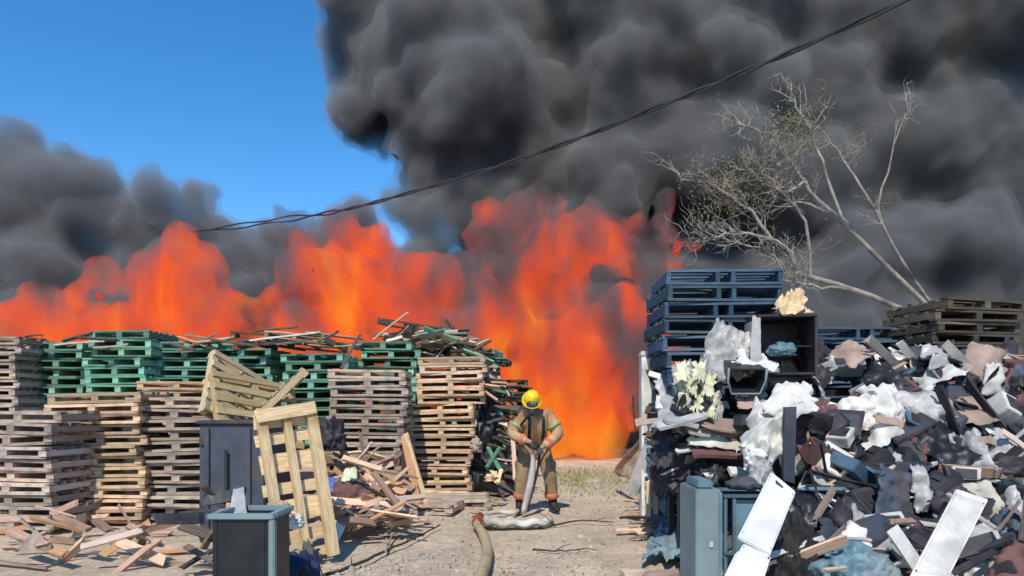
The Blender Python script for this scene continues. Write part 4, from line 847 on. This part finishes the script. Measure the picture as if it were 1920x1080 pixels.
for i in range(150):
    px = r.uniform(1225, 1405); py = r.uniform(750, 880)+max(0, (1290-px))*.4; Y = r.uniform(7.2, 8.0); c = P(px, py, Y); a = r.gauss(-.1, .45); L = r.uniform(.1, .42); d = Vector((math.cos(a), r.uniform(-.4, .4), math.sin(a))).normalized()*L/2
    board(c-d, c+d, r.uniform(.03, .12), .015, ['char', 'card', 'tarp', 'black', 'offwhite', 'maroon', 'char', 'black'][i % 8], said(['char', 'card', 'tarp', 'black', 'offwhite', 'maroon', 'char', 'black'][i % 8], L, d, ('strip', 'jammed '+('under the white cabinet' if px < 1270 else 'over the workbench' if px < 1340 else 'beside the white sack'))), 'scrap strips in the right heap', 1000+i, roll=r.uniform(-1.2, 1.2), name='scrap_strip', cat='scrap')
for i, (x0, y0, x1, y1, m_, lab) in enumerate([(1222, 880, 1262, 800, 'char', 'black torn plastic hanging left of the workbench'), (1262, 760, 1320, 700, 'tarp', 'wrinkled grey plastic lying between the white cabinet and the foam'), (1268, 905, 1300, 850, 'char', 'charcoal rag hanging over the workbench drawers'),
        (1352, 870, 1402, 815, 'maroon', 'maroon cloth tucked below the slate blue box'), (1236, 862, 1276, 820, 'canvas', 'dusty pale cloth caught at the left end of the bench'), (1404, 770, 1440, 700, 'tarp', 'thin grey plastic trailing right of the black tub'), (1330, 800, 1366, 760, 'black', 'black plastic scrap under the hanging fold')]):
    Y = 7.15+.05*i
    tag(sheet('torn_sheet', [P(x0, y0, Y), P(x1, y0-8, Y-.1), P(x1, y1, Y+.2), P(x0+6, y1+6, Y+.2)], M[m_], n=20, amp=.07, freq=5, ragged=.35, seed=80+i), lab, 'sheet')
for i, (c4, m_, lab) in enumerate([([P(1225, 800, 7.1), P(1306, 806, 6.95), P(1338, 768, 7.4), P(1248, 742, 7.5)], 'tarp', 'large bent grey metal sheet at the heap shoulder below the white cabinet'),
        ([P(1288, 838, 6.95), P(1392, 846, 6.9), P(1384, 806, 7.2), P(1296, 796, 7.3)], 'canvas', 'wide dusty bent sheet lying along the workbench top'), ([P(1212, 870, 7.9), P(1246, 880, 7.8), P(1262, 756, 8.3), P(1232, 742, 8.4)], 'offwhite', 'tall dirty white sheet hanging at the heap edge towards the fire'),
        ([P(1266, 736, 7.3), P(1300, 744, 7.2), P(1296, 676, 7.5), P(1258, 690, 7.6)], 'tarp', 'pale grey torn panel upright between cabinet and yellow foam')]):
    tag(sheet('bent_sheet', c4, M[m_], n=20, amp=.035, freq=2.4, ragged=.1, seed=140+i, bulge=.05), lab, 'sheet')
# black monitor-like boxes
def bx(name, px, py, Y, s, rot, m, label, cat, detail=None):
    rt = empty(name, P(px, py, Y), rot, label, cat); bm = bmesh.new(); addbox(bm, (0, 0, 0), s, bev=.012); link('casing', frombm('casing', bm), M[m], rt)
    bm = bmesh.new(); addbox(bm, (0, -s[1]/2-.004, 0), (s[0]*.82, .007, s[2]*.8), bev=.003); link('front_panel', frombm('front_panel', bm), M[detail or m], rt)
    return rt
t = bx('black_box', 1296, 762, 7.15, (.34, .2, .24), (.1, .42, .15), 'black', 'tilted black equipment box with a small pale sticker', 'box'); box('sticker', (-.04, -.113, -.02), (.08, .004, .035), M['offwhite'], t, bev=.001)
bx('black_box', 1352, 812, 7.3, (.22, .2, .30), (0, .1, .3), 'maroon', 'dark maroon box between the black tub and white sack', 'box')
bx('blue_box', 1404, 788, 6.9, (.24, .2, .11), (0, 0, .1), 'slate', 'slate blue box under the brown cardboard by the tub', 'box')
tag(sheet('cardboard_sheet', [P(1384, 770, 6.9), P(1432, 766, 6.9), P(1430, 748, 7.1), P(1380, 748, 7.1)], M['card'], n=12, amp=.02, freq=4, seed=13), 'pinkish brown cardboard below the black tub', 'cardboard')
tag(lump('dark_heap_bag', P(1262, 838, 7.9)-Vector((0, 0, .55)), (.28, .3, .65), M['char'], seed=51, amp=.5, freq=3), 'dark sagging sack at the left end of the workbench', 'sack')
tag(lump('black_sack', P(1330, 900, 7.0)-Vector((0, 0, .1)), (.2, .2, .2), M['black'], seed=52, amp=.5, freq=3), 'black sack hanging in front of the workbench drawers', 'sack')
board(P(1478, 900, 6.3), P(1480, 765, 6.3), .1, .06, 'slate', 'dark slate post standing behind the crumpled white sack', 'boards', 990, roll=1.5, name='slate_post', cat='post')
# small pine crate and planks at foot
rt = empty('pine_crate', (P(1229, 0, 8.7).x, 8.7, .15), (0, 0, R(10)), 'small broken pine crate standing at the foot of the right heap', 'crate'); r = random.Random(71)
for x in (-.1, 0, .1): o = link('slat', plank_mesh(.44, .055, .02, r, 3, .02), M['yellow'], rt); o.matrix_basis = Matrix.Translation((x, -.02, .33)) @ Euler((R(90), R(90), 0)).to_matrix().to_4x4()
for z in (.5, .38, .22): o = link('slat', plank_mesh(.26, .06, .02, r, 3, .02), M['yellow'], rt); o.matrix_basis = Matrix.Translation((0, 0, z)) @ Euler((R(90), r.uniform(-.1, .1), 0)).to_matrix().to_4x4()
for i in range(30):
    px = r.uniform(1180, 1300); py = r.uniform(945, 1005); c = G(px, py, .05); c.z = r.uniform(.02, .16); a = r.uniform(-.6, .6); L = r.uniform(.15, .5); d = Vector((math.cos(a), math.sin(a), r.uniform(-.2, .25)))*L/2
    board(c-d, c+d, r.uniform(.04, .09), .02, ['brown', 'grey', 'brown', 'tan', 'maroon'][i % 5], said(['brown', 'grey', 'brown', 'tan', 'maroon'][i % 5], L, d, ('lath', 'on the dirt '+('edge' if px < 1225 else 'by the pine crate' if px < 1260 else 'by the workbench leg'))), 'laths at the right heap', 1100+i, roll=r.uniform(-.7, .7), name='broken_lath', cat='lath')
tag(sheet('grey_tarp', [G(1205, 1050, .06), G(1302, 1054, .1), G(1300, 985, .25), G(1235, 990, .12)], M['tealg'], n=30, amp=.07, freq=4, ragged=.2, seed=14), 'crumpled blue-grey tarp on the dirt by the workbench leg', 'tarp')
board(G(1170, 1078, .05), G(1216, 1076, .05), .1, .07, 'grey', 'squat grey timber block lying on the dirt at the heap foot', 'boards', 1201, name='timber_block', cat='timber')
board(G(1216, 1082, .06), G(1310, 1070, .1), .22, .04, 'card', 'brown cardboard strip lying below the blue-grey tarp', 'boards', 1202, name='cardboard_strip', cat='cardboard')
# teal cabinet and blue steel rack
x0, x1 = (1305-960)/F*5.7, (1352-960)/F*5.7; zt = EYE-(918-HOR)/F*5.7
rt = empty('teal_cabinet', ((x0+x1)/2, 5.95, 0), (0, 0, 0), 'narrow faded teal cabinet standing at the front of the right heap', 'cabinet'); hw = (x1-x0)/2
cbox('body', -hw, hw, -.25, .3, 0, zt, M['tealg'], rt, .01); cbox('top_cap', -hw+.03, hw-.05, -.2, .2, zt+.002, zt+.07, M['teal'], rt, .012); cbox('edge_strip', hw-.02, hw+.008, -.262, -.252, .02, zt-.02, M['teal'], rt, .003); box('latch', (hw*.2, -.258, zt-.45), (.03, .012, .05), M['tarp'], rt, bev=.003)
rt = empty('steel_rack', (P(1408, 0, 5.9).x, 6.1, 0), (0, 0, 0), 'blue steel rack with dark inner panels beside the teal cabinet', 'rack'); zt = EYE-(934-HOR)/F*5.85
for x in (-.23, -.155, .33): cbox('post', x-.014, x+.014, -.25, -.222, 0, zt, M['bluesteel'], rt, .003)
for x in (-.23, .33): cbox('post', x-.014, x+.014, .222, .25, 0, zt, M['bluesteel'], rt, .003)
cbox('top_rail', -.25, .35, -.262, -.212, zt+.002, zt+.03, M['bluesteel'], rt, .003); cbox('top_rail', -.25, .35, .212, .262, zt+.002, zt+.03, M['bluesteel'], rt, .003)
cbox('inner_panel', -.135, .31, -.21, -.195, .1, zt-.02, M['teal'], rt, .003); cbox('cross_bar', -.24, -.14, -.268, -.253, zt-.48, zt-.455, M['bluesteel'], rt, .003)
lump('top_junk', (-.02, -.05, zt+.05), (.16, .13, .08), M['slate'], sub=3, seed=61, amp=.4, parent=rt)
# white door panels, near right
def slab(name, c4, T, m, label, extra=None):
    a, b_, c, d = [Vector(q) for q in c4]; n_ = (b_-a).cross(d-a).normalized(); rt = empty(name, (a+c)/2, (0, 0, 0), label, 'panel', 'white panels'); o0 = rt.location.copy()
    bm = bmesh.new(); lo = [bm.verts.new(q-o0) for q in (a, b_, c, d)]; hi = [bm.verts.new(q-o0+n_*T) for q in (a, b_, c, d)]
    bm.faces.new(lo[::-1]); bm.faces.new(hi)
    for k in range(4): bm.faces.new((lo[k], lo[(k+1) % 4], hi[(k+1) % 4], hi[k]))
    bmesh.ops.bevel(bm, geom=bm.edges[:], offset=.008, segments=2, affect='EDGES'); link('slab', frombm('slab', bm), M[m], rt)
    bm = bmesh.new(); e = [q.lerp((a+c)/2, .12)-o0 for q in (a, b_, c, d)]; sgn = -1 if n_.dot(Vector((0, -1, 0))) < 0 else 1
    base_ = (n_*T if sgn > 0 else Vector()); nn = n_*sgn
    lo = [bm.verts.new(q+base_+nn*.001) for q in e]; hi = [bm.verts.new(q.lerp(Vector(), .03)+base_+nn*.008) for q in e]; bm.faces.new(hi)
    for k in range(4): bm.faces.new((lo[k], lo[(k+1) % 4], hi[(k+1) % 4], hi[k]))
    link('raised_face', frombm('raised_face', bm), M[m], rt)
    for (u, v_) in ((.08, .08), (.92, .08), (.08, .92), (.92, .92)):
        q = a.lerp(b_, u).lerp(d.lerp(c, u), v_)-o0+base_; tube('screw', [q+nn*.0005, q+nn*.006], .007, 8, M['char'], rt)
    return rt
slab('enamel_board', [P(1380, 1012, 4.5), P(1440, 1046, 4.45), P(1489, 926, 4.9), P(1443, 888, 5.0)], .03, 'white', 'long white enamel panel propped diagonally over the steel rack')
slab('enamel_board', [P(1340, 1110, 4.2), P(1420, 1120, 4.2), P(1443, 1046, 4.38), P(1392, 1022, 4.4)], .03, 'white', 'lower white panel lying end to end under the long one')
slab('enamel_board', [P(1352, 1092, 4.35), P(1372, 1094, 4.35), P(1392, 1040, 4.5), P(1380, 1034, 4.5)], .02, 'offwhite', 'thin off-white strip panel beside the lower white panel')
rt = [o for o in bpy.data.objects if o.name == 'enamel_board.001' or o.get('label', '').startswith('long white enamel')][-1]
qa, qb = P(1452, 902, 4.93)-rt.location, P(1466, 915, 4.9)-rt.location; qc = P(1446, 958, 4.8)-rt.location; up_ = Vector((0, -.03, .012))
link('torn_notch', mesh('torn_notch', [qa+up_, qb+up_, qc+up_, qa+up_*.5, qb+up_*.5, qc+up_*.5], [(0, 1, 2), (5, 4, 3), (0, 3, 4, 1), (1, 4, 5, 2), (2, 5, 3, 0)]), M['char'], rt)
tag(lump('black_netting', P(1488, 1160, 5.35)-Vector((0, 0, .1)), (.26, .22, .62), M['net'], sub=5, seed=71, amp=.35, freq=3), 'black netting heap behind the long white panel', 'netting')
# jumble further right
slab('enamel_board', [P(1700, 1090, 4.6), P(1770, 1096, 4.6), P(1850, 940, 5.2), P(1790, 920, 5.2)], .03, 'offwhite', 'dirty white board lying alone on the far end of the jumble')
tag(lump('teal_tarp', P(1600, 1075, 5.2)-Vector((0, 0, .2)), (.35, .3, .28), M['teal'], sub=5, seed=73, amp=.28, freq=3.4), 'teal tarp bundle low in the far jumble', 'tarp')
r = random.Random(91); JC = ['tarp', 'char', 'tarp', 'black', 'char', 'maroon', 'slate', 'offwhite', 'tarp', 'canvas', 'black', 'card', 'char', 'dark']
JN = dict(tarp='grey plastic', char='charcoal plastic', offwhite='dirty white plastic', card='brown cardboard', black='black plastic', maroon='maroon cloth', bag='white woven', slate='slate blue plastic', canvas='dusty canvas', teal='teal plastic', white='white plastic', dark='dark brown cloth')
for i in range(120):
    px = r.uniform(1478, 1930); py = r.uniform(650, 1085); Y = 7.9-2.6*(py-650)/435+r.uniform(-.3, .3); m_ = JC[i % 14]
    c = P(px, py, Y); e = Euler((r.uniform(.3, 1.5), r.gauss(0, .5), r.uniform(-.9, .9))).to_matrix(); sx, sy = r.uniform(.08, .30), r.uniform(.08, .26)
    q = [c+e @ Vector(k) for k in ((-sx, -sy, 0), (sx, -sy, 0), (sx*r.uniform(.5, 1.1), sy, 0), (-sx*r.uniform(.5, 1.1), sy, 0))]
    pos = ('high' if py < 780 else 'midway' if py < 930 else 'low')+' in the jumble, '+('behind the long white board' if px < 1580 else 'by the teal tarp' if px < 1700 else 'under the far sacks' if px < 1820 else 'at the far end')
    tag(sheet('torn_sheet', q, M[m_], n=14, amp=r.uniform(.03, .10), freq=r.uniform(3, 6), ragged=.10, seed=100+i, bulge=r.uniform(0, .06)), f'{"wide" if sx > .2 else "small"} {JN[m_]} {pos}', 'sheet', 'torn sheets in the jumble')
for i in range(90):
    px = r.uniform(1500, 1930); py = r.uniform(670, 1080); Y = 7.7-2.4*(py-650)/435+r.uniform(-.2, .3); m_ = ('char', 'tarp', 'slate', 'black', 'tealg', 'offwhite', 'maroon', 'bluesteel', 'char')[i % 9]
    sx, sy, sz = r.uniform(.12, .5), r.uniform(.1, .35), r.choice((.02, .03, .12, .2)); rt = empty('metal_scrap', P(px, py, Y), (r.uniform(-.2, 1.2), r.gauss(0, .35), r.uniform(-.8, .8)))
    bm = bmesh.new(); addbox(bm, (0, 0, 0), (sx, sy, sz), bev=.008)
    for v_ in bm.verts: v_.co += Vector([.018*noise.noise(v_.co*6+Vector((i, 0, k*3))) for k in range(3)])
    link('sheet_metal', frombm('sheet_metal', bm), M[m_], rt)
    bm = bmesh.new(); addbox(bm, (0, -.01, sz/2+.004), (sx*.8, sy*.7, .007), bev=.002)
    if sz > .1: addbox(bm, (sx*.3, 0, sz/2+.012), (sx*.1, sy*.4, .02), bev=.002)
    link('raised_plate', frombm('raised_plate', bm), M['char' if m_ != 'char' else 'slate'], rt)
    nm_ = dict(char='charcoal', tarp='grey', slate='slate blue', black='black', tealg='faded teal', offwhite='dirty white', maroon='dark maroon', bluesteel='blue')[m_]
    tag(rt, f'{nm_} {"thin metal panel" if sz < .05 else "metal casing"} '+('high' if py < 780 else 'midway' if py < 930 else 'low')+(' behind the long white board' if px < 1620 else ' in mid jumble' if px < 1780 else ' at jumble end'), 'scrap metal', 'metal scrap in the jumble')
for i in range(140):
    px = r.uniform(1470, 1930); py = r.uniform(660, 1085); Y = 7.8-2.6*(py-650)/435+r.uniform(-.3, .3); c = P(px, py, Y); a = r.gauss(-.1, .6); L = r.uniform(.15, .8); d = Vector((math.cos(a), r.uniform(-.6, .6), math.sin(a))).normalized()*L/2; m_ = JC[(i*5) % 14]
    m_ = m_ if m_ in ('tarp', 'char', 'offwhite', 'card', 'black', 'maroon', 'dark') else ('brown', 'grey', 'tan')[i % 3]
    board(c-d, c+d, r.uniform(.02, .13), r.uniform(.012, .03), m_, said(m_, L, d, ('strip', ('high' if py < 780 else 'midway' if py < 930 else 'low')+(' behind the white board' if px < 1620 else ' in mid jumble' if px < 1780 else ' at jumble end'))), 'strips in the far jumble', 1700+i, roll=r.uniform(-1.3, 1.3), name='scrap_strip', cat='scrap')
stack('blue', 1640, 9.3, 610, .197, 'the shorter blue stack under the tree', 'scuffed blue', 'blue pallets in the short stack', yaw=-6, seed=52, jit=.03, zmin=.6)
stack('dark', 1830, 8.6, 560, .142, 'the dark stack at the far end of the heap', 'sooty dark', 'dark pallets at the heap end', yaw=8, seed=53, jit=.04, zmin=.9)
tag(lump('grey_sack', P(1720, 800, 7.0), (.35, .25, .25), M['tarp'], sub=4, seed=77, amp=.35), 'grey plastic sack lying between the white sacks', 'sack')
# unused templates
for ts in TPL.values():
    for t in ts:
        if id(t) not in used:
            for ch in list(t.children): bpy.data.objects.remove(ch)
            bpy.data.objects.remove(t)

# labels that still coincide are told apart by their place, left to right
by = {}
for o in bpy.data.objects:
    if o.parent is None and o.get('label') and o.get('category'): by.setdefault(o['label'], []).append(o)
OR2 = ['leftmost', 'second from left', 'third from left', 'fourth from left', 'fifth from left', 'sixth from left', 'seventh from left', 'eighth from left', 'ninth from left', 'tenth from left', 'eleventh from left', 'twelfth from left']+[f'{w} from left' for w in ('thirteenth', 'fourteenth', 'fifteenth', 'sixteenth', 'seventeenth', 'eighteenth')]
for lab, os_ in by.items():
    if len(os_) > 1:
        os_.sort(key=lambda o: o.location.x/max(o.location.y, .1))
        for i, o in enumerate(os_): o['label'] = lab+', '+('rightmost' if i == len(os_)-1 else OR2[min(i, 17)])
